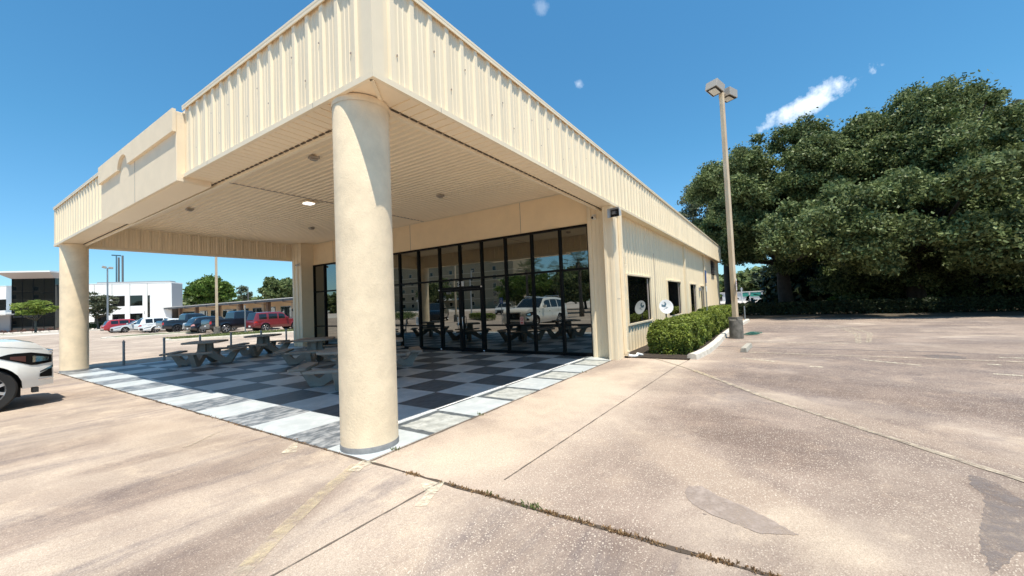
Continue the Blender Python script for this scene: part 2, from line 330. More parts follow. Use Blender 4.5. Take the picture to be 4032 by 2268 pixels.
# ---------------------------------------------------------------- mesh helpers
class MB:
    def __init__(s): s.v = []; s.f = []; s.m = []
    def add(s, vs, fs, mi=0):
        o = len(s.v); s.v += [tuple(p) for p in vs]; s.f += [tuple(i + o for i in f) for f in fs]; s.m += [mi] * len(fs); return s
    def box(s, x0, y0, z0, x1, y1, z1, mi=0, M=None):
        vs = [Vector(p) for p in ((x0, y0, z0), (x1, y0, z0), (x1, y1, z0), (x0, y1, z0), (x0, y0, z1), (x1, y0, z1), (x1, y1, z1), (x0, y1, z1))]
        if M: vs = [M @ p for p in vs]
        return s.add(vs, [(3, 2, 1, 0), (4, 5, 6, 7), (0, 1, 5, 4), (1, 2, 6, 5), (2, 3, 7, 6), (3, 0, 4, 7)], mi)
    def prism(s, poly, a, b, ax='z', M=None, mi=0):
        n = len(poly)
        def P(p, h):
            q = {'z': (p[0], p[1], h), 'y': (p[0], h, p[1]), 'x': (h, p[0], p[1])}[ax]; q = Vector(q); return M @ q if M else q
        return s.add([P(p, a) for p in poly] + [P(p, b) for p in poly], [tuple(range(n))[::-1], tuple(range(n, 2 * n))] + [(i, (i + 1) % n, n + (i + 1) % n, n + i) for i in range(n)], mi)
    def tube(s, pts, r, n=8, mi=0, caps=True):
        pts = [Vector(p) for p in pts]; rs = r if isinstance(r, (list, tuple)) else [r] * len(pts); vs = []; fs = []
        up = Vector((0, 0, 1))
        for i, p in enumerate(pts):
            d = (pts[min(i + 1, len(pts) - 1)] - pts[max(i - 1, 0)]).normalized()
            a = d.cross(up if abs(d.z) < .9 else Vector((1, 0, 0))).normalized(); b = d.cross(a)
            for k in range(n):
                t = 2 * math.pi * k / n; vs.append(p + (a * math.cos(t) + b * math.sin(t)) * rs[i])
        for i in range(len(pts) - 1):
            for k in range(n): fs.append((i * n + k, i * n + (k + 1) % n, (i + 1) * n + (k + 1) % n, (i + 1) * n + k))
        if caps: fs += [tuple(range(n))[::-1], tuple(range((len(pts) - 1) * n, len(pts) * n))]
        return s.add(vs, fs, mi)
    def lathe(s, prof, c=(0, 0, 0), n=24, ax='z', mi=0, M=None):
        vs = []; fs = []
        for (r, h) in prof:
            for k in range(n):
                t = 2 * math.pi * k / n; x, y = r * math.cos(t), r * math.sin(t)
                q = {'z': (x, y, h), 'y': (x, h, y), 'x': (h, x, y)}[ax]; q = Vector(q) + Vector(c); vs.append(M @ q if M else q)
        for i in range(len(prof) - 1):
            for k in range(n): fs.append((i * n + k, i * n + (k + 1) % n, (i + 1) * n + (k + 1) % n, (i + 1) * n + k))
        return s.add(vs, fs, mi)
    def build(s, name, m, parent=None, smooth=False, bevel=0, autos=None):
        me = bpy.data.meshes.new(name); me.from_pydata(s.v, [], s.f)
        ms = m if isinstance(m, (list, tuple)) else [m]
        for k in ms: me.materials.append(MAT[k] if isinstance(k, str) else k)
        if len(ms) > 1: me.polygons.foreach_set('material_index', s.m)
        me.validate(); me.update()
        o = bpy.data.objects.new(name, me); col.objects.link(o)
        if smooth: me.polygons.foreach_set('use_smooth', [True] * len(me.polygons))
        if autos: me.set_sharp_from_angle(angle=R_(autos))
        if bevel:
            bm = o.modifiers.new('bevel', 'BEVEL'); bm.width = bevel; bm.segments = 2; bm.limit_method = 'ANGLE'
        if parent: o.parent = parent
        return o
def tag(o, label=None, cat=None, group=None, kind=None):
    if label: o['label'] = label
    if cat: o['category'] = cat
    if group: o['group'] = group
    if kind: o['kind'] = kind
    return o
def empty(name, loc=(0, 0, 0), rz=0, label=None, cat=None, group=None):
    o = bpy.data.objects.new(name, None); col.objects.link(o); o.location = loc; o.rotation_euler = (0, 0, rz); o.empty_display_size = .2
    return tag(o, label, cat, group)
def copy_tree(o, parent=None):
    c = o.copy(); col.objects.link(c)
    if parent: c.parent = parent
    for ch in [x for x in bpy.data.objects if x.parent == o]: copy_tree(ch, c)
    return c
def quads_np(name, P, U, V, m, parent=None):
    n = len(P); co = np.empty((n, 4, 3), np.float32)
    co[:, 0] = P - U - V; co[:, 1] = P + U - V * .4; co[:, 2] = P + U * .8 + V; co[:, 3] = P - U * .6 + V * .7
    me = bpy.data.meshes.new(name); me.vertices.add(n * 4); me.vertices.foreach_set('co', co.reshape(-1))
    me.loops.add(n * 4); me.loops.foreach_set('vertex_index', np.arange(n * 4, dtype=np.int32))
    me.polygons.add(n); me.polygons.foreach_set('loop_start', np.arange(0, n * 4, 4, dtype=np.int32))
    try: me.polygons.foreach_set('loop_total', np.full(n, 4, np.int32))
    except Exception: pass
    me.materials.append(MAT[m]); me.update(calc_edges=True)
    o = bpy.data.objects.new(name, me); col.objects.link(o)
    if parent: o.parent = parent
    return o
def unit(n):
    a = rng.normal(size=(n, 3)); return a / np.linalg.norm(a, axis=1, keepdims=True)
def leaves(P, N_, size, flat=.55):
    n = len(P); nn = N_ * flat + unit(n) * (1 - flat) + np.array([0, 0, .25]); nn /= np.linalg.norm(nn, axis=1, keepdims=True)
    u = np.cross(nn, unit(n)); u /= np.linalg.norm(u, axis=1, keepdims=True) + 1e-9; v = np.cross(nn, u)
    s = size * rng.uniform(.6, 1.25, (n, 1)); return u * s, v * s * rng.uniform(.5, .8, (n, 1))
def blob_leaves(blobs, dens, size, zflat=1.):
    Ps = []; Ns = []
    for (c, r) in blobs:
        c = np.array(c, float); r = np.array(r if hasattr(r, '__len__') else (r, r, r * zflat), float)
        n = int(dens * (r[0] * r[1]) * 4) + 8
        d = unit(n); d[:, 2] = np.where(d[:, 2] < -.35, -d[:, 2], d[:, 2])
        ns = 15; sd = unit(ns); sd[:, 2] = np.where(sd[:, 2] < -.3, -sd[:, 2], sd[:, 2]); sr = rng.uniform(.45, 1.12, (ns, 1)); pick = rng.integers(0, ns, n)
        p = c + (sd * sr)[pick] * r + rng.normal(size=(n, 3)) * r * .20 * np.array([1, 1, .8])
        far = rng.uniform(size=(n, 1)) < .3
        p = np.where(far, c + d * r * rng.uniform(.5, 1.05, (n, 1)), p)
        Ps.append(p); Ns.append(d)
    return np.concatenate(Ps), np.concatenate(Ns)
def text_mesh(name, s, size, m, M, parent=None, ext=.003, wscale=1.):
    cu = bpy.data.curves.new(name, 'FONT'); cu.body = s; cu.size = size; cu.extrude = ext; cu.align_x = 'CENTER'; cu.align_y = 'CENTER'
    to = bpy.data.objects.new(name + '_tmp', cu); col.objects.link(to)
    dg = bpy.context.evaluated_depsgraph_get(); me = bpy.data.meshes.new_from_object(to.evaluated_get(dg))
    bpy.data.objects.remove(to); me.transform(Matrix.Diagonal((wscale, 1, 1, 1))); me.transform(M); me.materials.clear(); me.materials.append(MAT[m]); me.name = name
    o = bpy.data.objects.new(name, me); col.objects.link(o)
    if parent: o.parent = parent
    return o
def facing(p, nx, ny):       # matrix placing XY text at p facing horizontal direction (nx,ny)
    n = Vector((nx, ny, 0)).normalized(); z = Vector((0, 0, 1)); x = z.cross(n)
    return Matrix((((x.x), z.x, n.x, p[0]), (x.y, z.y, n.y, p[1]), (x.z, z.z, n.z, p[2]), (0, 0, 0, 1)))

# ================================================================ GROUND
g = MB().add([(-600, -600, -.03), (800, -600, -.03), (800, 800, -.03), (-600, 800, -.03)], [(0, 1, 2, 3)]).build('ground', 'road_far'); tag(g, kind='structure')
MAT['lot_concrete'] = node_ground(); MAT['painted_checker'] = node_checker()
g = MB().add([(-60, -60, 0), (30.5, -60, 0), (30.5, 75, 0), (-60, 75, 0)], [(0, 1, 2, 3)]).build('parking_lot', 'lot_concrete'); tag(g, kind='structure')
def sheet(name, poly, m, z, jag=0):
    if jag:
        q = []
        for a, c in zip(poly, poly[1:] + poly[:1]):
            L0 = math.dist(a, c); k = max(2, int(L0 / .03))
            q += [(a[0] + (c[0] - a[0]) * t / k + random.gauss(0, jag), a[1] + (c[1] - a[1]) * t / k + random.gauss(0, jag)) for t in range(k)]
        poly = q
    return tag(MB().add([(p[0], p[1], z) for p in poly], [tuple(range(len(poly)))]).build(name, m), kind='structure')
def strip(name, pts, w, m, z, jit=0):
    b = MB(); L_ = []; n = 0
    P = []
    for i in range(len(pts) - 1):
        a, c = Vector(pts[i]), Vector(pts[i + 1]); k = max(1, int((c - a).length / .12)) if jit else 1
        P += [a.lerp(c, t / k) for t in range(k)]
    P.append(Vector(pts[-1])); vs = []
    for i, p in enumerate(P):
        d = (P[min(i + 1, len(P) - 1)] - P[max(i - 1, 0)]).normalized(); nn = Vector((-d.y, d.x))
        ww = w * (1 + random.uniform(-jit, jit)) / 2; off = random.uniform(-jit, jit) * w * .35
        vs += [(p.x + nn.x * (ww + off), p.y + nn.y * (ww + off), z), (p.x - nn.x * (ww - off), p.y - nn.y * (ww - off), z)]
    b.add(vs, [(2 * i, 2 * i + 1, 2 * i + 3, 2 * i + 2) for i in range(len(P) - 1)])
    return tag(b.build(name, m), kind='structure')
V2 = lambda *p: [Vector(q) for q in p]
strip('pavement_joint', V2((-.012, 0), (-.012, -4.2)), .035, 'crack_dark', .004, .5)
strip('pavement_joint', V2((-.02, 0), (-.02, 15.6)), .03, 'crack_dark', .004, .5)
strip('pavement_joint', V2((-.01, -1.05), (-9, -.95)), .018, 'joint_dark', .004, .35)
strip('pavement_joint', V2((.3, -1.54), (3, -1.6), (6.95, -1.7), (8.1, -1.8)), .014, 'joint_dark', .004, .45)
strip('pavement_joint', V2((8.16, -.9), (6.85, -1.93), (4.55, -3.42), (3.4, -4.33), (2.2, -5.28), (-1, -7.7)), .016, 'joint_dark', .004, .3)
strip('pavement_joint', V2((8.1, -.97), (6.8, -2.0), (4.5, -3.49), (3.35, -4.4), (2.15, -5.35), (-1, -7.8)), .085, 'joint_pale', .0075, .15)
strip('pavement_joint', V2((0.0, -.03), (7.7, -.03)), .03, 'joint_dark', .004, .5)
strip('pavement_joint', V2((11, -3.2), (15, -7), (18, -14)), .02, 'joint_dark', .004, .4)
strip('parking_line', V2((-.12, .02), (-.72, -.30), (-1.15, -.56), (-1.5, -.80)), .12, 'paint_worn_yellow', .008, .07)
strip('parking_line', V2((-1.5, -.80), (-1.75, -.96), (-2.1, -1.2)), .11, 'joint_pale', .007, .1)
strip('parking_line', V2((-.02, -.02), (-.26, -.10)), .17, 'paint_worn_white', .012, .4)
strip('parking_line', V2((-.06, -1.0), (-.2, -1.12)), .16, 'paint_worn_white', .008, .4)
strip('parking_line', V2((-.2, -1.12), (-.42, -1.22)), .08, 'paint_worn_white', .008, .5)
strip('parking_line', V2((8.75, -2.9), (8.33, -3.58)), .10, 'paint_worn_white', .008, .2)
strip('parking_line', V2((9.14, -5.2), (8.57, -6.05)), .10, 'paint_worn_white', .008, .2)
strip('parking_line', V2((7.8, -4.2), (7.8, -4.42)), .12, 'paint_worn_white', .008, .3)
strip('parking_line', V2((7.84, -6.8), (7.77, -7.12)), .12, 'paint_worn_white', .008, .3)
strip('parking_line', V2((9.07, -7.1), (9.04, -7.28)), .1, 'paint_worn_white', .008, .3)
strip('parking_line', V2((6.6, -2.15), (5.9, -2.6)), .12, 'paint_worn_yellow', .008, .4)
strip('parking_line', V2((10.2, -7.6), (10.1, -8.4)), .12, 'paint_worn_white', .008, .3)
strip('parking_line', V2((12.6, -2.3), (12.55, -5.4)), .09, 'paint_worn_white', .008, .5)
strip('parking_line', V2((9.9, -3.0), (9.6, -7.5), (9.2, -12)), .14, 'joint_pale', .008, .3)
strip('parking_line', V2((-.3, 2.8), (-.8, 2.45)), .05, 'joint_pale', .008, .6)
strip('parking_line', V2((-.05, 1.3), (-.3, 1.05)), .12, 'paint_worn_white', .008, .6)
strip('parking_line', V2((-.1, 15.0), (-1.5, 12.6)), .10, 'paint_worn_white', .008, .3)
strip('parking_line', V2((-.2, 13.9), (-.6, 13.2)), .08, 'paint_worn_white', .008, .3)
for yy in (18.4, 21.5, 25.2): strip('parking_line', V2((-8, yy), (26, yy + .2)), .11, 'joint_pale', .008, .2)
strip('tyre_track', V2((11.12, -2.1), (11.06, -3.6), (11.02, -5.6), (10.98, -7.2)), .14, 'tyre_mark', .004, .12)
for dx in (0, .28, .9, 1.12):
    strip('tyre_track', V2((20 + dx, -5.0 - dx * .1), (18.3 + dx * .6, -5.9 - dx * .3), (15.7 + dx * .5, -5.95 - dx * .45), (12.7 + dx * .3, -5.6 - dx * .3)), .07, 'joint_pale', .004, .3)
sheet('repair_patch', [(.93, -2.98), (.97, -3.1), (.86, -3.22), (.78, -3.40), (.66, -3.58), (.52, -3.72), (.43, -3.52), (.5, -3.3), (.575, -3.12), (.68, -3.03), (.80, -2.985)], 'smooth_patch', .004, .008)
sheet('damp_stain', [(2.24, -4.96), (2.12, -5.09), (1.91, -5.10), (1.78, -5.13), (1.27, -5.0), (1.03, -4.88), (0.84, -4.75), (0.68, -4.66), (0.57, -4.59), (0.91, -4.64), (1.09, -4.70), (1.47, -4.82), (1.78, -4.92), (1.98, -4.90)], 'tyre_mark', .004, .006)
# manhole
tag(MB().lathe([(.0, .004), (.33, .004), (.34, 0)], (10.1, -6.75, .002), 28).build('manhole_cover', 'tyre_mark'), 'round dark manhole cover set in the right hand parking lot', 'manhole cover')
tag(MB().box(0, 0, -.1, 8.0, 15.27, .006).build('patio_floor', 'painted_checker'), kind='structure')
strip('painted_line', V2((.92, .80), (7.6, .80)), .035, 'white_paint', .009, .2)
# weeds in the joint
def tufts(name, pts, n, h, m, spread=.03):
    P = []; U = []; V = []
    for _ in range(n):
        a = pts[rng.integers(len(pts))]; p = np.array([a[0] + rng.normal() * spread, a[1] + rng.normal() * spread * 2, 0.0]); hh = h * rng.uniform(.25, 1.1)
        d = np.array([rng.normal() * .6, rng.normal() * .6, 1]); d /= np.linalg.norm(d); w = np.cross(d, unit(1)[0]); w /= np.linalg.norm(w)
        P.append(p + d * hh / 2); U.append(w * .004 * (1 + hh * 12)); V.append(d * hh / 2)
    return quads_np(name, np.array(P), np.array(U), np.array(V), m)
ln = [(-.012 + rng.normal() * .006, -.6 - 3.4 * v) for v in np.clip(np.concatenate([np.repeat(rng.uniform(0, 1, 26), 5) + rng.normal(0, .018, 130), rng.normal(.55, .16, 60)]), 0, 1)]
tag(tufts('dry_weeds', ln, 1400, .027, 'dry_weed', .011), 'dry brown weeds growing along the joint in the forecourt concrete', 'weeds', kind='stuff')
ln = [(-.012, -2.02), (-.012, -2.06), (-.0, -1.99), (0, -2.4), (0, -1.6), (.35, -.02), (1.9, -.03), (5.6, -.02)]
tag(tufts('green_weeds', ln, 120, .045, 'green_weed', .02), 'small green weed clumps poking out of the pavement joint', 'weeds', kind='stuff')
ln = [(-.02, y) for y in np.linspace(.5, 15, 60)]
tag(tufts('joint_debris', ln, 900, .02, 'dry_weed', .02), 'leaf crumbs caught along the edge of the checkered patio', 'debris', kind='stuff')

# kerb + planting bed on the right
tag(MB().box(8.05, -1.80, -.05, 24.6, -.02, .03).build('planting_bed', 'mulch'), kind='structure')
def kerb(name, pts, w, h, m):
    b = MB(); prof = [(-w / 2, 0), (-w / 2 * .82, h * .85), (-w / 2 * .45, h), (w / 2 * .5, h), (w / 2 * .85, h * .8), (w / 2, 0)]
    vs = []; n = len(prof); pts = [Vector(p) for p in pts]
    for i, p in enumerate(pts):
        d = (pts[min(i + 1, len(pts) - 1)] - pts[max(i - 1, 0)]).normalized(); nn = Vector((-d.y, d.x)); j = random.uniform(-.006, .006)
        vs += [(p.x + nn.x * q[0], p.y + nn.y * q[0], q[1] + (j if q[1] > 0 else 0)) for q in prof]
    fs = [(i * n + k, i * n + k + 1, (i + 1) * n + k + 1, (i + 1) * n + k) for i in range(len(pts) - 1) for k in range(n - 1)]
    fs += [tuple(range(n)), tuple(range((len(pts) - 1) * n, len(pts) * n))[::-1]]
    b.add(vs, fs); return tag(b.build(name, m, smooth=True, autos=30), kind='structure')
kerb('kerb', V2((8.2, -1.84), (8.6, -1.90), (9.4, -1.98), (10.3, -2.0), (12.0, -2.0), (12.9, -1.97)), .24, .14, 'kerb_concrete')
kerb('kerb', V2((12.97, -1.97), (13.6, -1.96), (16.5, -1.98), (20, -2.08), (24, -2.26)), .24, .14, 'kerb_concrete')
# wheel stop
tag(MB().prism([(-.09, 0), (-.06, .12), (.06, .12), (.09, 0)], 0, 1.35, 'x', M=Matrix.Translation((9.88, -2.87, 0)) @ Matrix.Rotation(R_(-3), 4, 'Z')).build('wheel_stop', 'old_concrete', bevel=.012),
    'weathered concrete wheel stop lying in the lot in front of the lamp post', 'wheel stop')

# ================================================================ MAIN BUILDING
bld = empty('commercial_building', (0, 0, 0), 0, 'cream ribbed metal showroom building with deep corner canopy and dark glass front', 'building')
def rib_profile(L_, pitch=.305, h=.03, minor=True):
    pts = [(0, 0)]; s = .0
    x = pitch * .5
    while x < L_ - .06:
        a = x - pitch * .5
        if minor:
            for q in (.32, .5 + .0, .68):
                pass
        # minor ribs between the majors
        for q in (-.165 * pitch / .305 * 1.0, ):
            pass
        if minor:
            for off in (-.5, ):
                c1 = x + (off + .33) * 0
        pts += [(x - .05, 0), (x - .03, h), (x + .03, h), (x + .05, 0)]
        if minor:
            for q in (.115, .19):
                if x + q + .02 < L_: pts += [(x + q - .016, 0), (x + q - .008, .007), (x + q + .008, .007), (x + q + .016, 0)]
        x += pitch
    pts.append((L_, 0)); return pts
def panel(name, o, u, n, L_, z0, z1, parent, m='cream_metal', pitch=.305, h=.03, minor=True, prof=None):
    o = Vector(o); u = Vector(u); n = Vector(n); b = MB(); pr = prof or rib_profile(L_, pitch, h, minor)
    vs = []
    for (s, d) in pr:
        p = o + u * s + n * d; vs += [(p.x, p.y, z0), (p.x, p.y, z1)]
    b.add(vs, [(2 * i, 2 * i + 2, 2 * i + 3, 2 * i + 1) for i in range(len(pr) - 1)])
    if name == 'fascia_panel':
        q = pitch * .5 + .075; k = 0
        while q < min(L_, 14):
            p = o + u * q + n * .004; zz = z1 - .42 - .05 * (k % 3)
            for zc in (zz,) if k % 2 else (z0 + .35,):
                pts_ = [p + u * a + Vector((0, 0, zc + c)) for a, c in ((-.007, -.009), (.007, -.009), (.007, .009), (-.007, .009))]
                b.add([v for v in pts_] + [v + n * .012 for v in pts_], [(0, 1, 2, 3), (7, 6, 5, 4), (0, 4, 5, 1), (1, 5, 6, 2), (2, 6, 7, 3), (3, 7, 4, 0)], 1)
            q += pitch * (1 if k % 3 else 2); k += 1
        return b.build(name, [m, 'roof_soffit'], parent)
    return b.build(name, m, parent)
ZB, ZT = 4.05, 5.30
FX1 = 32.6; FY1 = 15.86
panel('fascia_panel', (.13, -.23, 0), (1, 0, 0), (0, -1, 0), FX1 - .16, ZB + .07, ZT, bld)
panel('fascia_panel', (.03, -.09, 0), (0, 1, 0), (-1, 0, 0), 5.02, ZB + .07, ZT, bld)
panel('fascia_panel', (.03, 9.72, 0), (0, 1, 0), (-1, 0, 0), 6.05, ZB + .07, ZT, bld)
# corner trims
MB().prism([(-.003, -.263), (.15, -.263), (.15, -.232), (.032, -.232), (.032, -.10), (-.003, -.10)], ZB + .07, ZT, 'z').build('corner_trim', 'cream_trim', bld)
MB().box(-.003, 15.77, ZB + .07, .10, 15.863, ZT).build('corner_trim', 'cream_trim', bld)
MB().box(FX1 - .08, -.263, ZB + .07, FX1, -.15, ZT).build('corner_trim', 'cream_trim', bld)
# core (parapet body) and roof
b = MB()
b.box(.04, -.22, ZB + .09, .30, 15.80, ZT - .01); b.box(.31, -.22, ZB + .09, FX1 - .02, .14, ZT - .01); b.box(.31, 15.42, ZB + .09, 8.0, 15.80, ZT - .01)
b.build('parapet', 'cream_trim', bld)
MB().box(.31, .15, 4.86, FX1 - .02, 15.41, 4.98).build('roof', 'mall_roof', bld)
panel('fascia_panel', (8.4, 15.83, 0), (-1, 0, 0), (0, 1, 0), 8.3, ZB + .07, ZT, bld)
# coping
b = MB()
for (x0, y0, x1, y1) in ((-.022, -.282, FX1 + .02, -.10), (-.022, -.098, .16, 4.92), (-.022, 9.73, .16, 15.90), (.162, 15.70, 8.4, 15.90)):
    b.box(x0, y0, ZT + .002, x1, y1, ZT + .035)
b.build('coping', 'cream_trim', bld)
b = MB(); b.box(-.020, -.280, ZT - .045, FX1 + .02, -.267, ZT + .0015); b.box(-.020, -.2665, ZT - .045, -.007, 4.92, ZT + .0015); b.box(-.020, 9.73, ZT - .045, -.007, 15.89, ZT + .0015)
b.build('coping_lip', 'cream_trim', bld)
# bottom trim
b = MB(); b.box(-.012, -.272, ZB, FX1, -.225, ZB + .068); b.box(-.012, -.2245, ZB, .035, 4.93, ZB + .068); b.box(-.012, 9.73, ZB, .035, 15.87, ZB + .068); b.box(.036, 15.825, ZB, 8.4, 15.87, ZB + .068)
for xx in (1.02, 4.1, 7.15, 10.2, 13.3): b.box(xx, -.2735, ZB + .002, xx + .006, -.2722, ZB + .066, 1)
for yy in (.85, 3.9, 12.6): b.box(-.0135, yy, ZB + .002, -.0122, yy + .006, ZB + .066, 1)
b.build('bottom_trim', ['cream_trim', 'joint_grey'], bld)
# soffits: boards across the beam with open grooves, inner drop trim
def soffit(name, x0, x1, y0, y1, along, z, parent, pitch=.157):
    b = MB(); L_ = (x1 - x0) if along == 'x' else (y1 - y0); s = 0; pr = []
    while s < L_ - .001:
        e = min(s + pitch, L_); pr += [(s, 0), (s + .018, 0), (s + .02, -.016 if False else .014), (s + .034, .014), (s + .036, 0)]; s = e
    pr.append((L_, 0)); pr = [(a, d) for a, d in pr if a <= L_]
    vs = []
    for a, d in pr: vs += ([(x0 + a, y0, z + d), (x0 + a, y1, z + d)] if along == 'x' else [(x0, y0 + a, z + d), (x1, y0 + a, z + d)])
    b.add(vs, [(2 * i, 2 * i + 1, 2 * i + 3, 2 * i + 2) for i in range(len(pr) - 1)]); return b.build(name, 'soffit_metal', parent)
soffit('soffit', .55, 7.86, -.225, .16, 'x', ZB + .02, bld); soffit('soffit', 7.86, 32.5, -.225, .02, 'x', ZB + .02, bld, .3)
soffit('soffit', .036, .50, .16, 15.3, 'y', ZB + .02, bld)
soffit('soffit', .5, 7.9, 15.36, 15.82, 'x', ZB + .02, bld)
b = MB()
q = .60
while q < 7.7: b.prism([(q, ZB + .006), (q + .02, ZB + .017), (q + .10, ZB + .017), (q + .12, ZB + .006)], .155, .1845, 'y'); q += .157
b.build('soffit_gap_shade', 'gap_shade_brown', bld)  # solid brown prisms stand for the shade in the open soffit gaps
b = MB(); q = .8
while q < 15.1: b.prism([(q, ZB + .006), (q + .02, ZB + .017), (q + .10, ZB + .017), (q + .12, ZB + .006)], .475, .5045, 'x'); q += .157
b.build('soffit_gap_shade', 'gap_shade_brown', bld)  # same painted shade along the front beam
MB().box(.036, -.225, ZB + .021, .55, .16, ZB + .03).build('soffit', 'soffit_metal', bld)
MB().box(0, -.022, ZB + .0, .52, .022, ZB + .02, M=Matrix.Translation((.02, -.21, 0)) @ Matrix.Rotation(R_(40), 4, 'Z')).build('soffit_mitre', 'cream_trim', bld)
MB().box(.036, 15.3, ZB + .021, .5, 15.82, ZB + .03).build('soffit', 'soffit_metal', bld)
# inner beam faces + trims
CZ = 4.77
b = MB(); b.box(.55, .185, ZB - .035, 7.84, .245, ZB + .045); b.box(.505, .245, ZB - .035, .565, 15.30, ZB + .045); b.box(.57, 15.30, ZB - .035, 7.84, 15.355, ZB + .045)
b.build('inner_trim', 'cream_trim', bld)
panel('beam_panel', (7.84, .235, 0), (-1, 0, 0), (0, 1, 0), 7.2, ZB + .045, CZ + .03, bld, 'soffit_metal')
panel('beam_panel', (.555, .3, 0), (0, 1, 0), (1, 0, 0), 15.0, ZB + .045, CZ + .03, bld, 'soffit_metal')
panel('beam_panel', (.57, 15.31, 0), (1, 0, 0), (0, -1, 0), 7.3, ZB + .045, CZ + .03, bld, 'soffit_metal')
# ceiling
pr = []; s = .0
while s < 7.28: pr += [(s, .026), (s + .085, .026), (s + .10, 0), (s + .142, 0)]; s += .157
vs = []
for a, d in pr: vs += [(.56 + a, .24, CZ + d), (.56 + a, 15.31, CZ + d)]
MB().add(vs, [(2 * i, 2 * i + 1, 2 * i + 3, 2 * i + 2) for i in range(len(pr) - 1)]).build('ceiling', 'soffit_metal', bld)
MB().box(.56, 7.12, CZ - .006, 7.95, 7.145, CZ + .01).build('ceiling_joint', 'roof_soffit', bld)
# columns
for (cx, cy) in ((.335, .405), (.335, 15.15)):
    c = MB().lathe([(.324, .06), (.325, 1.0), (.324, 2.5), (.325, 4.0), (.318, 4.03), (.318, 4.062)], (cx, cy, 0), 72).build('column', 'stucco', bld, smooth=True)
    MB().lathe([(.329, .006), (.329, .055), (.322, .075)], (cx, cy, 0), 72).build('column_base', 'base_paint', c, smooth=True)
    MB().lathe([(.330, 3.985), (.333, 4.03), (.33, 4.06)], (cx, cy, 0), 72).build('column_ring', 'stucco', c, smooth=True)
# sign panel on the left fascia
sp = MB().box(-.10, 4.935, 3.975, .42, 9.715, 5.22).build('sign_panel', 'fine_stucco', bld, bevel=.008)
arch = [(4.925, 4.845)]
arch += [(7.50, 4.845)] + [(7.84 - .34 * math.cos(t), 4.845 + .27 * math.sin(t)) for t in np.linspace(0, math.pi, 17)][1:-1] + [(8.18, 4.845), (9.725, 4.845), (9.725, 5.25), (4.925, 5.25)]
MB().prism([(p[0], p[1]) for p in arch], -.155, -.102, 'x').build('sign_cornice', 'fine_stucco', sp)
MB().box(-.1035, 7.195, 3.98, -.10, 7.21, 4.84).build('sign_joint', 'joint_grey', sp)
MB().box(-.05, 4.95, 3.966, .40, 9.7, 3.974).build('sign_underside', 'soffit_metal', sp)
# stucco band above glass, glass front
GX = 8.0
MB().box(GX - .02, .30, 3.765, GX + .2, 15.35, 4.80).build('stucco_band', 'band_stucco', bld)
for y in (2.9, 7.89, 12.9): MB().box(GX - .024, y, 3.77, GX - .0205, y + .014, 4.78).build('stucco_joint', 'joint_grey', bld)
MB().box(GX - .03, .3, CZ - .02, GX - .0, 15.3, CZ + .02).build('ceiling_trim', 'cream_trim', bld)
mull = [.66, 1.57, 2.54, 3.53, 4.50, 5.46, 6.42, 7.5, 8.54, 9.58, 10.6, 11.6, 12.6, 13.6, 14.5, 15.2]
front = MB()
for y in mull: front.box(GX - .06, y - .035, .006, GX + .06, y + .035, 3.76)
front.box(GX - .055, .63, 3.70, GX + .055, 15.2, 3.764)
front.box(GX - .055, .63, 2.47, GX + .055, 15.2, 2.53); front.box(GX - .05, .63, .008, GX + .05, 4.46, .10); front.box(GX - .05, 6.46, .008, GX + .05, 15.2, .10)
front.box(GX - .052, .63, .87, GX + .052, 4.46, .92); front.box(GX - .052, 6.46, .87, GX + .052, 15.2, .92); front.box(GX - .054, 4.5, 2.15, GX + .054, 6.42, 2.24)
fr = front.build('storefront', 'bronze_frame', bld)
for i in range(len(mull) - 1):
    y0, y1 = mull[i] + .035, mull[i + 1] - .035
    rows = [(2.53, 3.70)]
    if i in (4, 5): rows.append((2.24, 2.47))
    else: rows += [(.92, 2.47), (.10, .87)]
    for z0, z1 in rows:
        t = random.uniform(-.0012, .0012)
        MB().add([(GX + t, y0, z0), (GX - t, y1, z0), (GX - t, y1, z1), (GX + t, y0, z1)], [(3, 2, 1, 0)]).build('pane', 'storefront_glass', fr)
for (y0, y1, hy) in ((4.54, 5.425, 5.36), (5.495, 6.385, 5.56)):
    d = MB(); d.box(GX - .05, y0, .012, GX + .03, y0 + .06, 2.145); d.box(GX - .05, y1 - .06, .012, GX + .03, y1, 2.145); d.box(GX - .049, y0 + .06, .012, GX + .03, y1 - .06, .14); d.box(GX - .049, y0 + .06, 2.08, GX + .03, y1 - .06, 2.145)
    dd = d.build('door', 'bronze_frame', bld)
    MB().add([(GX - .01, y0 + .06, .14), (GX - .01, y1 - .06, .14), (GX - .01, y1 - .06, 2.08), (GX - .01, y0 + .06, 2.08)], [(3, 2, 1, 0)]).build('pane', 'storefront_glass', dd)
    MB().tube([(GX - .05, hy, .78), (GX - .11, hy, .80), (GX - .11, hy, 1.18), (GX - .05, hy, 1.20)], .013, 8).build('handle', 'chrome', dd, smooth=True)
for y, z in ((4.5, .05), (6.42, .05), (4.52, 2.2), (6.44, 2.16)):
    MB().lathe([(0, -.03), (.03, -.02), (.035, 0)], (GX - .06, y, z), 10, 'x').build('door_stop', 'chrome', bld)
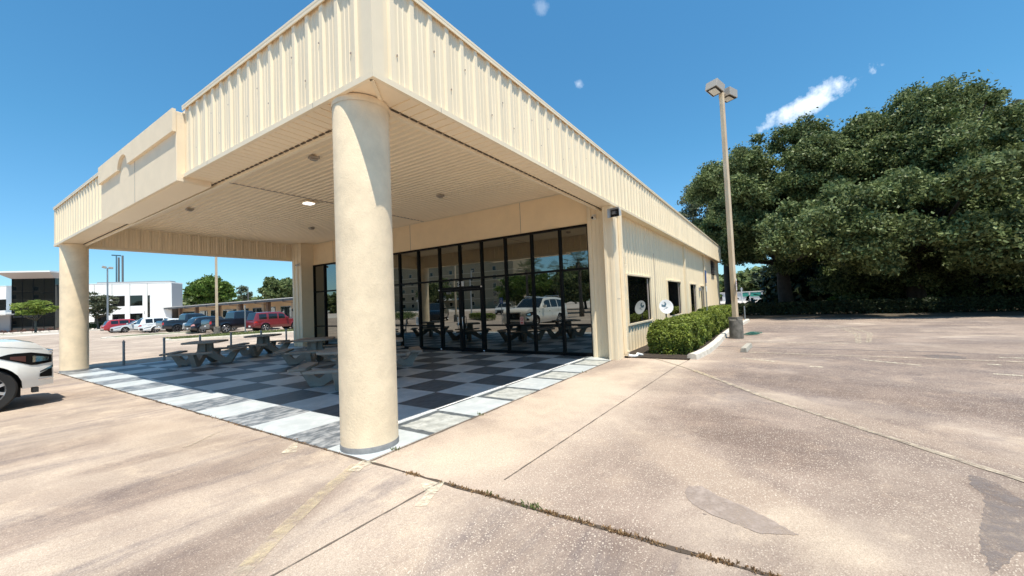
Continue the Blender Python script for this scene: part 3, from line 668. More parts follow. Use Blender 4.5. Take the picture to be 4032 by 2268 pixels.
# notices on the glass
nf = GX - .062
s = empty('address_sign', (GX - .02, 5.455, 2.34), 0, 'white address sign reading 60 above the glass double doors', 'sign')
o = MB().box(-.01, -.135, -.085, -.004, .135, .085).build('sign_board', 'white_paint', s)
o2 = text_mesh('sign_digits', '60', .19, 'bronze_frame', facing((-.0125, .055, 0), -1, 0), s); text_mesh('faded_digit', '1', .15, 'faint_print', facing((-.0125, -.085, 0), -1, 0), s)
s = empty('street_number', (GX - .02, 6.03, 2.04), 0, 'pale street number stuck at the top of the left glass door', 'sign')
text_mesh('number_digits', '9310', .11, 'faint_print', facing((0, 0, 0), -1, 0), s)
s = empty('window_notice', (GX - .012, 3.01, 1.04), 0, 'pinkish no smoking notice stuck low on the glass front', 'sign')
MB().box(-.006, -.07, -.12, 0, .07, .12).build('sign_board', 'sticker_pink', s)
MB().lathe([(.050, -.0065), (.050, -.008), (.036, -.008), (.036, -.0065)], (0, 0, .045), 20, 'x').build('red_ring', 'red_paint', s)
MB().box(-.0085, -.04, -.005, -.007, .04, .005, M=Matrix.Translation((0, 0, .045)) @ Matrix.Rotation(R_(45), 4, 'X')).build('red_bar', 'red_paint', s)
MB().box(-.008, -.045, -.09, -.0065, .045, -.05).build('red_text', 'red_paint', s)
s = empty('window_notice', (GX - .012, 7.67, 1.07), 0, 'small white printed notice on the glass left of the doors', 'sign')
MB().box(-.006, -.06, -.14, 0, .06, .14).build('sign_board', 'white_paint', s); b = MB()
for k in range(6): b.box(-.008, -.045, .09 - k * .035, -.0065, .04 - .01 * (k % 2), .105 - k * .035)
b.build('printed_lines', 'bronze_frame', s)
# right pilaster and corner pier
pp = MB()
panel('pilaster_panel', (7.87, .64, 0), (0, -1, 0), (-1, 0, 0), .58, .006, ZB + .6, bld, prof=[(0, 0), (.03, 0), (.04, .035), (.12, .035), (.14, 0), (.22, 0), (.225, .01), (.245, .01), (.25, 0), (.35, 0), (.37, .035), (.46, .035), (.48, 0), (.58, 0)])
MB().box(7.88, .06, 0, 8.3, .63, 4.1).build('pilaster', 'cream_trim', bld)
MB().box(7.52, -.20, 0, 8.02, .055, ZB + .02).build('corner_pier', 'cream_trim', bld, bevel=.006)
b = MB(); b.box(7.505, -.19, 0.0, 7.519, -.11, 4.06); b.box(7.505, -.02, 0.0, 7.519, .05, 4.06); b.box(7.53, -.213, 0.0, 7.60, -.202, 4.06)
b.build('pier_flashing', 'cream_trim', bld)
MB().box(7.60, -.205, 1.6, 7.9, -.201, 1.606).build('pier_joint', 'joint_grey', bld)
ds = MB(); ds.tube([(7.70, -.26, 4.0), (7.70, -.26, .22), (7.74, -.30, .10), (7.95, -.42, .05)], .05, 10)
dsp = MB().box(7.955, -.30, .12, 8.045, -.205, 4.05).build('downspout', 'cream_trim', bld, bevel=.01)
MB().tube([(8.0, -.26, .14), (8.02, -.31, .07), (8.1, -.42, .04), (8.22, -.46, .035), (8.36, -.44, .07), (8.46, -.55, .03)], .038, 10).build('spout_elbow', 'white_paint', dsp, smooth=True)
b = MB()
for k in range(5): b.box(7.95, -.305 - .01 * k, .06 + k * .028, 8.05, -.2 - .01 * k, .075 + k * .028)
b.build('spout_rings', 'cream_trim', dsp)
# left post
panel('post_panel', (7.39, 15.28, 0), (0, -1, 0), (-1, 0, 0), .80, .006, CZ, bld, prof=[(0, 0), (.05, .0), (.07, .03), (.2, .03), (.22, 0), (.36, 0), (.38, .03), (.5, .03), (.52, 0), (.74, 0), (.75, .012), (.8, .012)])
MB().box(7.392, 14.49, 0, 7.98, 15.28, CZ).build('post', 'cream_trim', bld)
# side wall with openings
wins = [(9.16, 11.82, .83, 2.29), (14.52, 17.2, .80, 2.24), (19.67, 21.5, .755, 2.19), (23.1, 24.55, .74, 2.13)]
def wallpiece(x0, x1, z0, z1):
    off = (x0 - 8.0) % .305; pr = [(a - off, d) for a, d in rib_profile(x1 - x0 + .61)]
    out = []
    L_ = x1 - x0
    for i in range(len(pr) - 1):
        (a, d), (a2, d2) = pr[i], pr[i + 1]
        if a2 <= 0 or a >= L_: continue
        if a < 0: d = d + (d2 - d) * (0 - a) / (a2 - a); a = 0
        if a2 > L_: d2 = d + (d2 - d) * (L_ - a) / (a2 - a); a2 = L_
        if not out: out.append((a, d))
        out.append((a2, d2))
    return out
bw = MB()
def addwall(x0, x1, z0, z1):
    pr = wallpiece(x0, x1, z0, z1); vs = []
    for a, d in pr: vs += [(x0 + a, .03 - d, z0), (x0 + a, .03 - d, z1)]
    bw.add(vs, [(2 * i, 2 * i + 2, 2 * i + 3, 2 * i + 1) for i in range(len(pr) - 1)])
xs = [8.02] + [v for w in wins for v in (w[0], w[1])] + [32.57]
for i in range(0, len(xs), 2): addwall(xs[i], xs[i + 1], 0, 4.1)
for w in wins: addwall(w[0], w[1], 0, w[2]); addwall(w[0], w[1], w[3], 4.1)
sw = bw.build('side_wall', 'cream_metal', bld)
MB().box(8.02, .2, 0, 32.55, .3, 4.1).build('inner_wall', 'cream_trim', bld)
MB().box(32.50, -.02, 0, 32.6, 15.8, 4.1).build('rear_wall', 'cream_trim', bld)
for i, (x0, x1, z0, z1) in enumerate(wins):
    f = MB(); t = .05
    f.box(x0 - t, -.03, z0 - t, x1 + t, .16, z0); f.box(x0 - t, -.03, z1, x1 + t, .16, z1 + t); f.box(x0 - t, -.029, z0, x0, .16, z1); f.box(x1, -.029, z0, x1 + t, .16, z1)
    wf = f.build('window', 'cream_trim', bld)
    MB().box(x0, .04, z0, x1, .06, z1).build('pane', 'side_glass', wf)
    b = MB(); b.box(x0, .025, z0, x1, .039, z0 + .03); b.box(x0, .025, z1 - .03, x1, .039, z1); b.box(x0, .025, z0 + .03, x0 + .03, .039, z1 - .03); b.box(x1 - .03, .025, z0 + .03, x1, .039, z1 - .03)
    b.build('inner_frame', 'bronze_frame', wf)
    MB().box(x1 - .26, .028, z0 + .03, x1 - .17, .0395, z1 - .03).build('blind_strip', 'roof_soffit', wf)
for x in (18.3, 24.88): MB().box(x - .09, -.09, 0, x + .09, .0, 4.05).build('pilaster', 'cream_trim', bld, bevel=.01)
b = MB()
for k in range(8): b.box(28.4, -.10, 3.08 + k * .115, 29.9, -.02, 3.12 + k * .115, M=None)
v = b.build('louvre_vent', 'grey_plastic', bld); MB().box(28.38, -.012, 3.02, 29.92, .0, 4.02).build('vent_back', 'dark_gap', v)
MB().tube([(8.86, -.03, 3.0), (8.86, -.03, 2.6), (8.84, -.03, 2.2), (8.84, -.03, 1.8), (8.83, -.03, 1.35)], .014, 6).build('conduit', 'cream_trim', bld)
b = MB(); b.box(8.76, -.09, 2.62, 8.9, -.02, 2.82); b.box(8.78, -.07, 1.75, 8.9, -.02, 1.95); b.box(8.80, -.08, 1.32, 8.92, -.02, 1.55)
b.build('junction_box', 'cream_trim', bld)
MB().tube([(12.38, -.035, 3.2), (12.42, -.035, 2.4), (12.36, -.035, 1.6), (12.4, -.035, .3)], .009, 5).build('loose_wire', 'roof_soffit', bld)
MB().box(22.5, -.09, 1.85, 22.9, -.0, 2.05).build('meter_box', 'plain_grey', bld)
# things mounted on the building
def sec_cam(loc, ny, label):
    s = empty('security_camera', loc, 0, label, 'camera', 'security cameras')
    MB().box(-.02, -.05, -.07, 0, .05, .07).build('mount_plate', 'white_paint', s)
    MB().lathe([(.0, -.16), (.045, -.16), (.05, -.14), (.05, -.03), (.03, -.02), (.02, 0)], (0, 0, 0), 14, 'x', M=Matrix.Rotation(R_(-15), 4, 'Y')).build('camera_body', 'white_paint', s, smooth=True)
    MB().lathe([(0, -.163), (.036, -.163), (.036, -.158)], (0, 0, 0), 12, 'x', M=Matrix.Rotation(R_(-15), 4, 'Y')).build('lens', 'bronze_frame', s)
sec_cam((7.83, .40, 3.89), 1, 'small white security camera on the ribbed pilaster right of the glass')
sec_cam((7.36, 14.62, 3.78), 1, 'small white security camera on the far left ribbed post')
s = empty('horn_loudspeaker', (7.52, -.36, 3.82), R_(-12), 'square grey horn loudspeaker at the top of the building corner', 'loudspeaker')
b = MB(); b.add([(-.22, -.17, -.12), (-.22, .17, -.12), (-.22, .17, .12), (-.22, -.17, .12), (.08, -.06, -.05), (.08, .06, -.05), (.08, .06, .05), (.08, -.06, .05)], [(0, 1, 5, 4), (1, 2, 6, 5), (2, 3, 7, 6), (3, 0, 4, 7), (4, 5, 6, 7)])
b.build('horn', 'faint_print', s); MB().box(-.12, -.13, -.09, -.11, .13, .09).build('horn_throat', 'dark_gap', s); MB().box(-.2, -.05, -.04, -.12, .05, .04).build('driver', 'grey_plastic', s)
MB().tube([(.08, 0, 0), (.12, .04, .02), (.14, .16, .05)], .02, 8).build('bracket', 'grey_plastic', s)
lights = [((1.91, 4.08), 0), ((3.72, 7.43), 1), ((1.92, 10.59), 0), ((5.79, 10.86), 0), ((5.72, 4.17), 0)]
names = ['ceiling light nearest the front column with a dark lens', 'square ceiling light with a bright pale lens in the middle of the canopy', 'ceiling light near the far left end of the canopy front', 'ceiling light at the far back left of the canopy near the glass', 'ceiling light at the back right of the canopy near the glass']
for ((x, y), on), nm in zip(lights, names):
    s = empty('ceiling_light', (x, y, CZ), 0, nm, 'light', 'canopy ceiling lights')
    q = .17 if on else .085
    MB().box(-q, -q, -.045, q, q, .0).build('housing', 'lamp_metal' if not on else 'cream_trim', s, bevel=.008)
    if on:
        m = mat('lamp_lens_lit', (.95, .95, .93), .3); m.node_tree.nodes['Principled BSDF'].inputs['Emission Color'].default_value = (1, .97, .92, 1); m.node_tree.nodes['Principled BSDF'].inputs['Emission Strength'].default_value = 1.1
    MB().prism([(-q * .7, -q * .7), (q * .7, -q * .7), (q * .7, q * .7), (-q * .7, q * .7)], -.075, -.045).build('lens', 'lamp_lens_lit' if on else 'lamp_metal', s, bevel=.01)

# ================================================================ PICNIC TABLES
def make_table():
    t = empty('picnic_table')
    # rounded square top
    def rrect(a, r):
        pts = []
        for cx, cy, a0 in ((a - r, a - r, 0), (-a + r, a - r, 90), (-a + r, -a + r, 180), (a - r, -a + r, 270)):
            pts += [(cx + r * math.cos(R_(a0 + k * 22.5)), cy + r * math.sin(R_(a0 + k * 22.5))) for k in range(5)]
        return pts
    RR = Matrix.Rotation(R_(45), 4, 'Z')
    MB().prism(rrect(.53, .2), .70, .755, M=RR).build('tabletop', 'table_concrete', t, bevel=.015)
    for k in range(4):
        M = Matrix.Rotation(R_(45 + 90 * k), 4, 'Z')
        # V frame in the x-z plane: bench arm down to the foot, then up to the pedestal
        prof = [(.97, .40), (.76, 0.006), (.50, 0.006), (.14, .30), (.14, .70), (.03, .70), (.03, .16), (.12, .14)][:0]
        v = [(.98, .40), (.75, .006), (.50, .006), (.05, .28), (.05, .70), (.20, .70), (.22, .44), (.55, .18), (.62, .20), (.78, .40)]
        MB().prism([(p[0], p[1]) for p in v], -.075, .075, 'y', M=M).build('leg', 'table_concrete', t, bevel=.01)
        MB().prism([(.70, -.43), (.73, -.47), (.97, -.60), (1.01, -.58), (1.01, .58), (.97, .60), (.73, .47), (.70, .43)], .40, .455, M=M).build('bench', 'table_concrete', t, bevel=.012)
    return t
tp = make_table()
tl = [((2.82, 12.15), 3, 'concrete picnic table nearest the left column and the steel bollards'),
      ((5.05, 13.1), -4, 'concrete picnic table at the back left of the patio beside the ribbed post'),
      ((4.3, 8.25), 2, 'concrete picnic table in the middle of the patio just left of the front column'),
      ((2.58, 4.1), -2, 'concrete picnic table mostly hidden behind the big front column, nearest the camera'),
      ((4.42, 5.25), 5, 'concrete picnic table behind the front column with one bench tip showing on its right')]
for i, ((x, y), a, lb) in enumerate(tl):
    t = tp if i == 0 else copy_tree(tp)
    t.location = (x, y, .006); t.rotation_euler = (0, 0, R_(a)); tag(t, lb, 'picnic table', 'concrete picnic tables under the canopy')

# ================================================================ BOLLARDS, POLES
def make_bollard():
    b = MB().lathe([(.037, 0), (.037, .78), (.042, .785), (.042, .82), (.02, .83), (.02, .86), (0, .87)], (0, 0, 0), 14).build('bollard', 'galvanised', smooth=True, autos=40); return b
bo = make_bollard()
bp = [((1.57, 15.47), 'grey steel bollard leftmost of the row, just right of the left column'), ((2.68, 15.47), 'grey steel bollard second from the left, left of the first picnic table'),
      ((3.80, 15.47), 'grey steel bollard rising behind the top of the left picnic table'), ((4.88, 15.47), 'grey steel bollard between the two far picnic tables'),
      ((6.06, 15.47), 'grey steel bollard behind the top of the back picnic table'), ((7.15, 15.47), 'grey steel bollard closest to the ribbed post at the patio edge'),
      ((24.57, -2.1), 'grey steel bollard at the far end of the right hand hedge')]
for i, ((x, y), lb) in enumerate(bp):
    b = bo if i == 0 else bo.copy()
    if i: col.objects.link(b)
    b.location = (x, y, 0); tag(b, lb, 'bollard', 'grey steel bollards')
def lamp_post(loc, h, heads, label, rot=0, group=None, base=.68, name='lamp_post', m='rusty_cream', w=.075):
    s = empty(name, loc, rot, label, 'lamp post', group)
    if base:
        MB().lathe([(.0, base), (.20, base), (.225, base - .02), (.23, .0)], (0, 0, 0), 28).build('concrete_base', 'pole_concrete', s, smooth=True, autos=40)
        MB().box(-.17, -.17, base, .17, .17, base + .09).build('base_plate', 'pole_concrete', s)
    z0 = base + .09 if base else 0
    a = w; c = w * .82
    MB().add([(-a, -a, z0), (a, -a, z0), (a, a, z0), (-a, a, z0), (-c, -c, h), (c, -c, h), (c, c, h), (-c, c, h)], [(0, 1, 5, 4), (1, 2, 6, 5), (2, 3, 7, 6), (3, 0, 4, 7), (4, 5, 6, 7)]).build('pole', m, s)
    for sx in heads:
        TM = Matrix.Translation((sx * .16, 0, h)) @ Matrix.Rotation(R_(17 if sx < 0 else 4), 4, 'Y') @ Matrix.Translation((-sx * .16, 0, -h))
        hd = MB().box(sx * .16, -.22, h - .10, sx * .64, .22, h + .20, M=TM).build('lamp_head', 'lamp_metal', s, bevel=.01)
        MB().box(sx * .19, -.19, h - .115, sx * .61, .19, h - .1005, M=TM).build('lens_frame', 'dark_gap', hd)
        MB().box(sx * .24, -.13, h - .128, sx * .56, .13, h - .1155, M=TM).build('lens', 'lamp_lens', hd)
        MB().box(sx * .05, -.03, h - .03, sx * .17, .03, h + .05).build('arm', 'lamp_metal', s)
    return s
lp = lamp_post((13.8, -2.43, 0), 9.0, (-1, 1), 'tall cream twin head lamp post on a round concrete base by the hedge', R_(-27))
s = empty('parking_sign', (13.8 - .02, -2.43 - .09, 1.93), 0, 'small white parking sign with red lettering strapped to the lamp post', 'sign')
MB().box(-.15, -.012, -.21, .15, 0, .21).build('sign_board', 'white_paint', s, bevel=.004)
b = MB()
for z, w in ((.11, .09), (.05, .11), (-.02, .07), (-.08, .10), (-.14, .06)): b.box(-w, -.0145, z - .016, w, -.0125, z + .016)
b.build('red_lettering', 'red_paint', s)
lamp_post((11.1, 33.6, 0), 9.0, (-1, 1), 'cream lamp post on a concrete base on the left grass island, top hidden', 0, None, .62)
lamp_post((15.27, 85, 0), 9.85, (-1, 1), 'grey twin head lamp post in front of the white office building', 0, None, 0, m='galvanised', w=.1)
s = empty('tall_light_mast', (28.1, 140, 0), 0, 'very tall thin grey mast with lights rising behind the white office building', 'mast')
MB().tube([(0, 0, 0), (0, 0, 18.3)], [.2, .12], 8).build('mast_pole', 'logo_slate', s); MB().box(-.9, -.1, 18.2, .9, .1, 18.5).build('light_bar', 'logo_slate', s)
# hose
pts = [(15.2 + .3 * math.cos(t) * (1 + .1 * math.sin(3 * t)), -2.75 + .22 * math.sin(t) - t * .012, .02 + .004 * t) for t in np.linspace(0, 22, 110)]
tag(MB().tube(pts, .012, 5).build('garden_hose', 'hose_green', smooth=True), 'coiled green garden hose on the ground behind the lamp post base', 'hose')
# sign post behind hedge (edge on)
s = empty('accessible_parking_sign', (17.4, -1.05, 0), R_(2), 'metal sign post behind the hedge seen nearly edge on', 'sign')
MB().box(-.03, -.02, 0, .03, .02, 2.75).build('post', 'galvanised', s); MB().box(-.16, -.032, 2.15, .16, -.0205, 2.7).build('sign_board', 'blue_paint', s); MB().box(-.15, -.032, 1.75, .15, -.0205, 2.0).build('sign_board', 'white_paint', s)
# satellite dish
def dish(loc, aim, label):
    s = empty('satellite_dish', loc, 0, label, 'satellite dish')
    n = Vector(aim).normalized(); q = n.to_track_quat('Z', 'Y').to_matrix().to_4x4()
    prof = [(.0, -.035), (.06, -.033), (.12, -.026), (.18, -.014), (.235, 0), (.24, 0), (.238, -.008), (.18, -.024), (.1, -.04), (0, -.045)]
    d = MB().lathe(prof, (0, 0, 0), 40, M=q @ Matrix.Diagonal((1, 1.08, 1, 1))).build('reflector', 'dish_grey', s, smooth=True, autos=60)
    # half round logo mark and lettering line, laid on the reflector
    L = MB(); zz = -.012
    L.prism([(-.15 + 0.0, .02)] + [(-.15 + .075 * math.cos(t), .02 + .075 * math.sin(t)) for t in np.linspace(0, math.pi / 2, 8)], zz, zz + .003, M=q)
    L.build('logo_mark', 'logo_slate', d)
    a = [(-.07 + .085 * math.cos(t), .10 + .085 * math.sin(t)) for t in np.linspace(-math.pi / 2, math.pi / 3, 10)]; c = [(-.09 + .06 * math.cos(t), .125 + .06 * math.sin(t)) for t in np.linspace(math.pi / 3, -math.pi / 2, 10)]
    MB().prism(a + c, zz + .001, zz + .004, M=q).build('logo_mark', 'logo_slate', d)
    MB().box(-.13, -.04, zz - .004, .06, -.022, zz, M=q @ Matrix.Rotation(R_(28), 4, 'Z')).build('lettering', 'faint_print', d)
    MB().tube([n * -.04, (0, .0, -.16) + n * -.1 if False else Vector((0, 0, -.2)) + n * -.09, Vector((0, 0, -loc[2] + .02)) + n * -.09], .025, 8).build('mast', 'grey_plastic', s)
dish((12.2, -.42, 1.25), (-.86, -.42, .30), 'round grey satellite dish with a dark logo standing behind the hedge')

# ================================================================ HEDGES
def hedge(name, x0, x1, y0, y1, h, dens, size, m, label, rot=0, loc=(0, 0, 0), cat='hedge', group=None, hfun=None):
    s = empty(name, loc, rot, label, cat, group)
    Ps, Ns = [], []
    L_, W_ = x1 - x0, y1 - y0
    for (face, area) in (('t', L_ * W_), ('f', L_ * h), ('b', L_ * h), ('l', W_ * h), ('r', W_ * h)):
        n = int(area * dens); a = rng.uniform(0, 1, n); c = rng.uniform(0, 1, n); jit = np.abs(rng.normal(0, .05, n))
        if face == 't': P = np.stack([x0 + a * L_, y0 + c * W_, np.full(n, h) - jit], 1); Nn = np.tile([0, 0, 1.], (n, 1))
        elif face == 'f': P = np.stack([x0 + a * L_, y0 + jit, c * h], 1); Nn = np.tile([0, -1., .2], (n, 1))
        elif face == 'b': P = np.stack([x0 + a * L_, y1 - jit, c * h], 1); Nn = np.tile([0, 1., .2], (n, 1))
        elif face == 'l': P = np.stack([x0 + jit, y0 + c * W_, a * h], 1); Nn = np.tile([-1., 0, .2], (n, 1))
        else: P = np.stack([x1 - jit, y0 + c * W_, a * h], 1); Nn = np.tile([1., 0, .2], (n, 1))
        Ps.append(P); Ns.append(Nn)
    P = np.concatenate(Ps); Nn = np.concatenate(Ns)
    cx, cy = (x0 + x1) / 2, (y0 + y1) / 2
    # rounded shoulders, undercut base, surface undulation
    zz = P[:, 2] / h
    sh = 1 - .16 * np.clip(zz - .72, 0, 1) / .28 * W_ * .5 / max(W_, .1) - .30 * np.clip(.30 - zz, 0, 1)
    P[:, 1] = cy + (P[:, 1] - cy) * sh
    ex = np.minimum(P[:, 0] - x0, x1 - P[:, 0]); P[:, 0] += np.where(P[:, 0] < cx, 1, -1) * np.where(ex < .4, (.25 * np.clip(.35 - zz, 0, 1) + .10 * np.clip(zz - .8, 0, 1) / .2), 0)
    und = .035 * np.sin(P[:, 0] * 5.1 + P[:, 2] * 3) + .03 * np.sin(P[:, 0] * 11 + P[:, 1] * 7) + .025 * np.sin(P[:, 2] * 13 + P[:, 0] * 3)
    P += Nn * und[:, None]; P[:, 2] = np.maximum(P[:, 2], .04)
    if hfun is not None: P[:, 2] *= hfun(P[:, 0], P[:, 1])
    keep = (P[:, 2] > .22 * h) | (rng.uniform(size=len(P)) < .35); P = P[keep]; Nn = Nn[keep]
    U, V = leaves(P, Nn, size, .45); quads_np('foliage', P, U, V, m, s)
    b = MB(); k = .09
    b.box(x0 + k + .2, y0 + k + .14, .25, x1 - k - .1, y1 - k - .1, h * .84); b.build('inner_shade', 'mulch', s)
    b = MB()
    for i in range(int(L_ / .3)):
        xx = x0 + .25 + i * .3; yy = cy + random.uniform(-.3, .3) * W_; b.tube([(xx, yy, 0), (xx + random.uniform(-.1, .1), yy + random.uniform(-.1, .1), h * .6)], .012, 5)
    b.build('stems', 'bark', s)
    return s
hf = lambda x, y: 1 - .10 * np.clip((10.5 - x) / 2.2, 0, 1) * np.clip((-.6 - y) / 1.1, 0, 1)
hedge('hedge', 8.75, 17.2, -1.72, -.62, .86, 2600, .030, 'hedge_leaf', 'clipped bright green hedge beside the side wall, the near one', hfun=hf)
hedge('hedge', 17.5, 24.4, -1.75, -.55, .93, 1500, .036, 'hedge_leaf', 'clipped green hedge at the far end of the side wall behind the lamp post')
sheet('planting_bed', [(26.5, -40), (75, -40), (75, 6), (33, 6), (33, 1), (26.5, -1.0)], 'leaf_litter', .004)
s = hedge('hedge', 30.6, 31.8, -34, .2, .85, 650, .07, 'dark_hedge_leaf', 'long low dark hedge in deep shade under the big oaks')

# ================================================================ TREES
def tree(name, loc, blobs, dens, size, leaf, label, trunk_r=.3, trunk_h=4, bark='bark', cat='tree', group=None, limbs=8, zflat=.8):
    s = empty(name, loc, 0, label, cat, group)
    P, Nn = blob_leaves(blobs, dens, size, zflat); U, V = leaves(P, Nn, size, .22); quads_np('crown', P, U, V, leaf, s)
    b = MB(); lean = random.uniform(-.3, .3)
    b.tube([(0, 0, -.05), (0.02, 0, trunk_h * .15), (lean * .3, .1, trunk_h * .6), (lean, .1, trunk_h)], [trunk_r * 1.35, trunk_r, trunk_r * .85, trunk_r * .7], 12)
    idx = random.sample(range(len(blobs)), min(limbs, len(blobs)))
    for i in idx:
        c = Vector(blobs[i][0]); a = Vector((lean, .1, trunk_h * .95)); mid = a.lerp(c, .5) + Vector((0, 0, -.05 * c.length))
        b.tube([a, a.lerp(mid, .5), mid, c], [trunk_r * .5, trunk_r * .36, trunk_r * .25, .03], 7)
    b.build('trunk', bark, s, smooth=True)
    return s
def crown(rx, ry, z0, z1, n, rmin, rmax, fill=.25, skew=0):
    out = []; cz = (z0 + z1) / 2; rz = (z1 - z0) / 2
    for i in range(n):
        d = unit(1)[0]; k = rng.uniform(.72, 1.0) if rng.uniform() > fill else rng.uniform(.2, .7)
        r = rng.uniform(rmin, rmax)
        out.append(((d[0] * (rx - r * .6) * k, d[1] * (ry - r * .6) * k, cz + d[2] * (rz - r * .5) * k + skew * d[0]), r))
    return out
G = 'large spreading oaks beyond the parking lot'
def oak(loc, rx, ry, z0, z1, n, label, dens=300, leaf='oak_leaf', size=.088, tr=.55, th=4.2, rmin=.55, rmax=1.45, extra=()):
    tree('oak_tree', loc, crown(rx, ry, z0, z1, n, rmin, rmax) + list(extra), dens, size, leaf, label, tr, th, limbs=14, group=G, zflat=.9)
front = lambda y0, y1, x0, n, zlo=2.3, zhi=6.5: [((x0 + rng.uniform(0, 6), rng.uniform(y0, y1), rng.uniform(zlo, zhi)), rng.uniform(.7, 1.4)) for _ in range(n)]
oak((37.5, -4.4, 0), 7.6, 7.2, 2.6, 15.1, 230, 'dark green spreading oak with its trunk visible just right of the lamp post', extra=front(-4.5, 1, -12.6, 26, 3.2, 7))
oak((38.0, -12.3, 0), 8.2, 6.2, .8, 15.6, 215, 'broad dark oak in the middle of the tree mass right of the lamp post', extra=front(-5.5, 5, -13.7, 50, 2.3, 7.5))
oak((41.0, -24.5, 0), 8.6, 7.6, .8, 13.6, 220, 'wide dark oak at the right edge of the picture, branches low to the hedge', extra=front(-5, 8, -15.5, 60, 2.2, 6.0))
oak((44.5, -17.5, 0), 6.8, 6.4, 3, 17.2, 150, 'tall oak rising between the middle oak and the right edge oak', dens=240)
oak((33.0, -31, 0), 8, 7, .6, 13.5, 90, 'dark oak at the far right end of the tree row, cut off by the frame', dens=120)
oak((48.0, .6, 0), 5.6, 5.8, 5.0, 15.2, 90, 'paler grey green oak with a thin crown behind the building end', 80, 'oak_leaf_grey', .12, .45, 6)
oak((54, -10, 0), 9, 9, .2, 15.5, 110, 'dark oak standing in the second row behind the middle oak', 90, 'oak_leaf', .2, .5, 4)
oak((54, -28, 0), 9, 11, .2, 14.5, 100, 'dark oak standing in the second row at the far right', 90, 'oak_leaf', .2, .5, 4)
s = tree('pine_tree', (50, -22.5, 0), [((rng.normal() * 2.6, rng.normal() * 2.6, 15.6 + rng.uniform(-1.2, 1.2)), rng.uniform(.5, 1.0)) for _ in range(26)], 130, .10, 'oak_leaf_grey', 'thin topped pale pine rising above the oaks at the right', .3, 15, limbs=14)
bl = [((rng.uniform(-2.5, 2.5), rng.uniform(-12, 13), rng.uniform(.4, 2.6)), rng.uniform(.6, 1.3)) for _ in range(90)]
woods_extra = True
s = tree('undergrowth', (40.5, -20, 0), bl, 90, .10, 'oak_leaf', 'dark leafy undergrowth between the oak trunks', .05, 1, cat='shrub'); s['kind'] = 'stuff'
bl = [((rng.uniform(-1, 1), rng.uniform(-1.6, 1.6), rng.uniform(.5, 2.2)), rng.uniform(.4, .8)) for _ in range(14)]
tree('shrub', (42, -9.5, 0), bl, 120, .09, 'bright_leaf', 'lighter green shrub right of the dark oak trunk', .05, 1, cat='shrub')

# ---- left hand trees
def small_tree(loc, rx, z0, z1, n, leaf, label, size=.10, dens=110, tr=.13, th=2, rmin=.4, rmax=.9, bark='light_bark', group=None, name='tree', flat=.5):
    return tree(name, loc, crown(rx, rx, z0, z1, n, rmin, rmax, .2), dens, size, leaf, label, tr, th, bark, limbs=9, group=group, zflat=flat)
small_tree((8.68, 92, 0), 2.6, 2.2, 5.3, 42, 'lime_leaf', 'small lime green tree with a flat crown in front of the dark glass entrance', .13, 70)
small_tree((15.7, 93, 0), 3.0, 1.9, 6.6, 60, 'olive_leaf', 'rounded olive green tree right of the left column, before the white office', .12, 70, .16, 2)
tree('tree', (41.5, 118, 0), crown(6.0, 5.0, 3.5, 11.6, 46, 1.0, 1.9), 55, .26, 'bright_leaf', 'broad bright green tree behind the low shop roof, left of centre', .3, 4, limbs=9)
tree('tree', (51.5, 124, 0), crown(2.6, 2.6, 5.0, 10.6, 20, .6, 1.1), 50, .16, 'oak_leaf_grey', 'wispy pale tree between the two broad trees behind the shop roof', .2, 5, limbs=9)
tree('tree', (61, 121, 0), crown(7.2, 5.0, 4.5, 11.9, 46, 1.2, 2.2), 50, .3, 'oak_leaf', 'broad dark green tree behind the right part of the low shop roof', .35, 5, limbs=9)
s = empty('utility_pole', (50.3, 119, 0), 0, 'thin dark utility pole behind the low shop roof', 'pole'); MB().tube([(0, 0, 0), (0, 0, 9.1)], .12, 6).build('pole', 'grey_plastic', s)
for i, (x, y) in enumerate([(5.0 + k * .95, 96.5 - k * .12) for k in range(8)]):
    tree('shrub', (x, y, 0), [((0, 0, .35), .42), ((.2, .1, .3), .3)], 160, .06, 'purple_leaf', 'round purplish shrub in the row along the foot of the glass entrance', .03, .2, cat='shrub', group='purplish shrubs before the glass entrance', limbs=1)
hedge('hedge', -2.0, 2.0, -.6, .6, 1.25, 140, .09, 'oak_leaf', 'green clipped hedge under the olive tree before the white office', loc=(16.2, 95.5, 0), rot=R_(-35))

# ================================================================ LEFT BACKGROUND BUILDINGS
off = empty('office_building', (28.9, 103.9, 0), math.atan2(121.7 - 103.9, 9.7 - 28.9), 'white two storey office building with a dark glass entrance tower and flat overhanging roof', 'building')
# local frame: +x runs left along the facade (s), +y is towards the camera
def obox(name, x0, x1, y0, y1, z0, z1, m, parent=off, **k): return MB().box(x0, y0, z0, x1, y1, z1).build(name, m, parent, **k)
obox('wall', 0, 19.3, -4.2, 0, 0, 9.0, 'white_wall'); obox('wall', 26.2, 60, -4.2, 0, 0, 9.0, 'white_wall')
obox('roof_edge', -.05, 19.3, -4.25, .05, 9.0, 9.12, 'white_paint'); obox('roof_edge', 26.2, 60, -4.25, .05, 9.0, 9.12, 'white_paint')
b = MB()
for s_ in (4.34, 7.39, 10.48, 13.49, 16.6, 28.7, 31.7): b.box(s_ - .04, 0, 0, s_ + .04, .012, 8.95)
b.build('panel_joints', 'joint_grey', off)
def owin(x0, x1, z0, z1):
    w = obox('window', x0, x1, .0, .02, z0, z1, 'bronze_frame'); obox('pane', x0 + .07, x1 - .07, .021, .03, z0 + .07, z1 - .07, 'office_glass', w)
for x0, x1 in ((5.2, 7.35), (8.28, 10.4), (11.4, 13.4), (14.5, 16.5), (27.7, 30.5), (32.5, 35)): owin(x0, x1, 4.3, 6.45); owin(x0, x1, 1.0, 2.68)
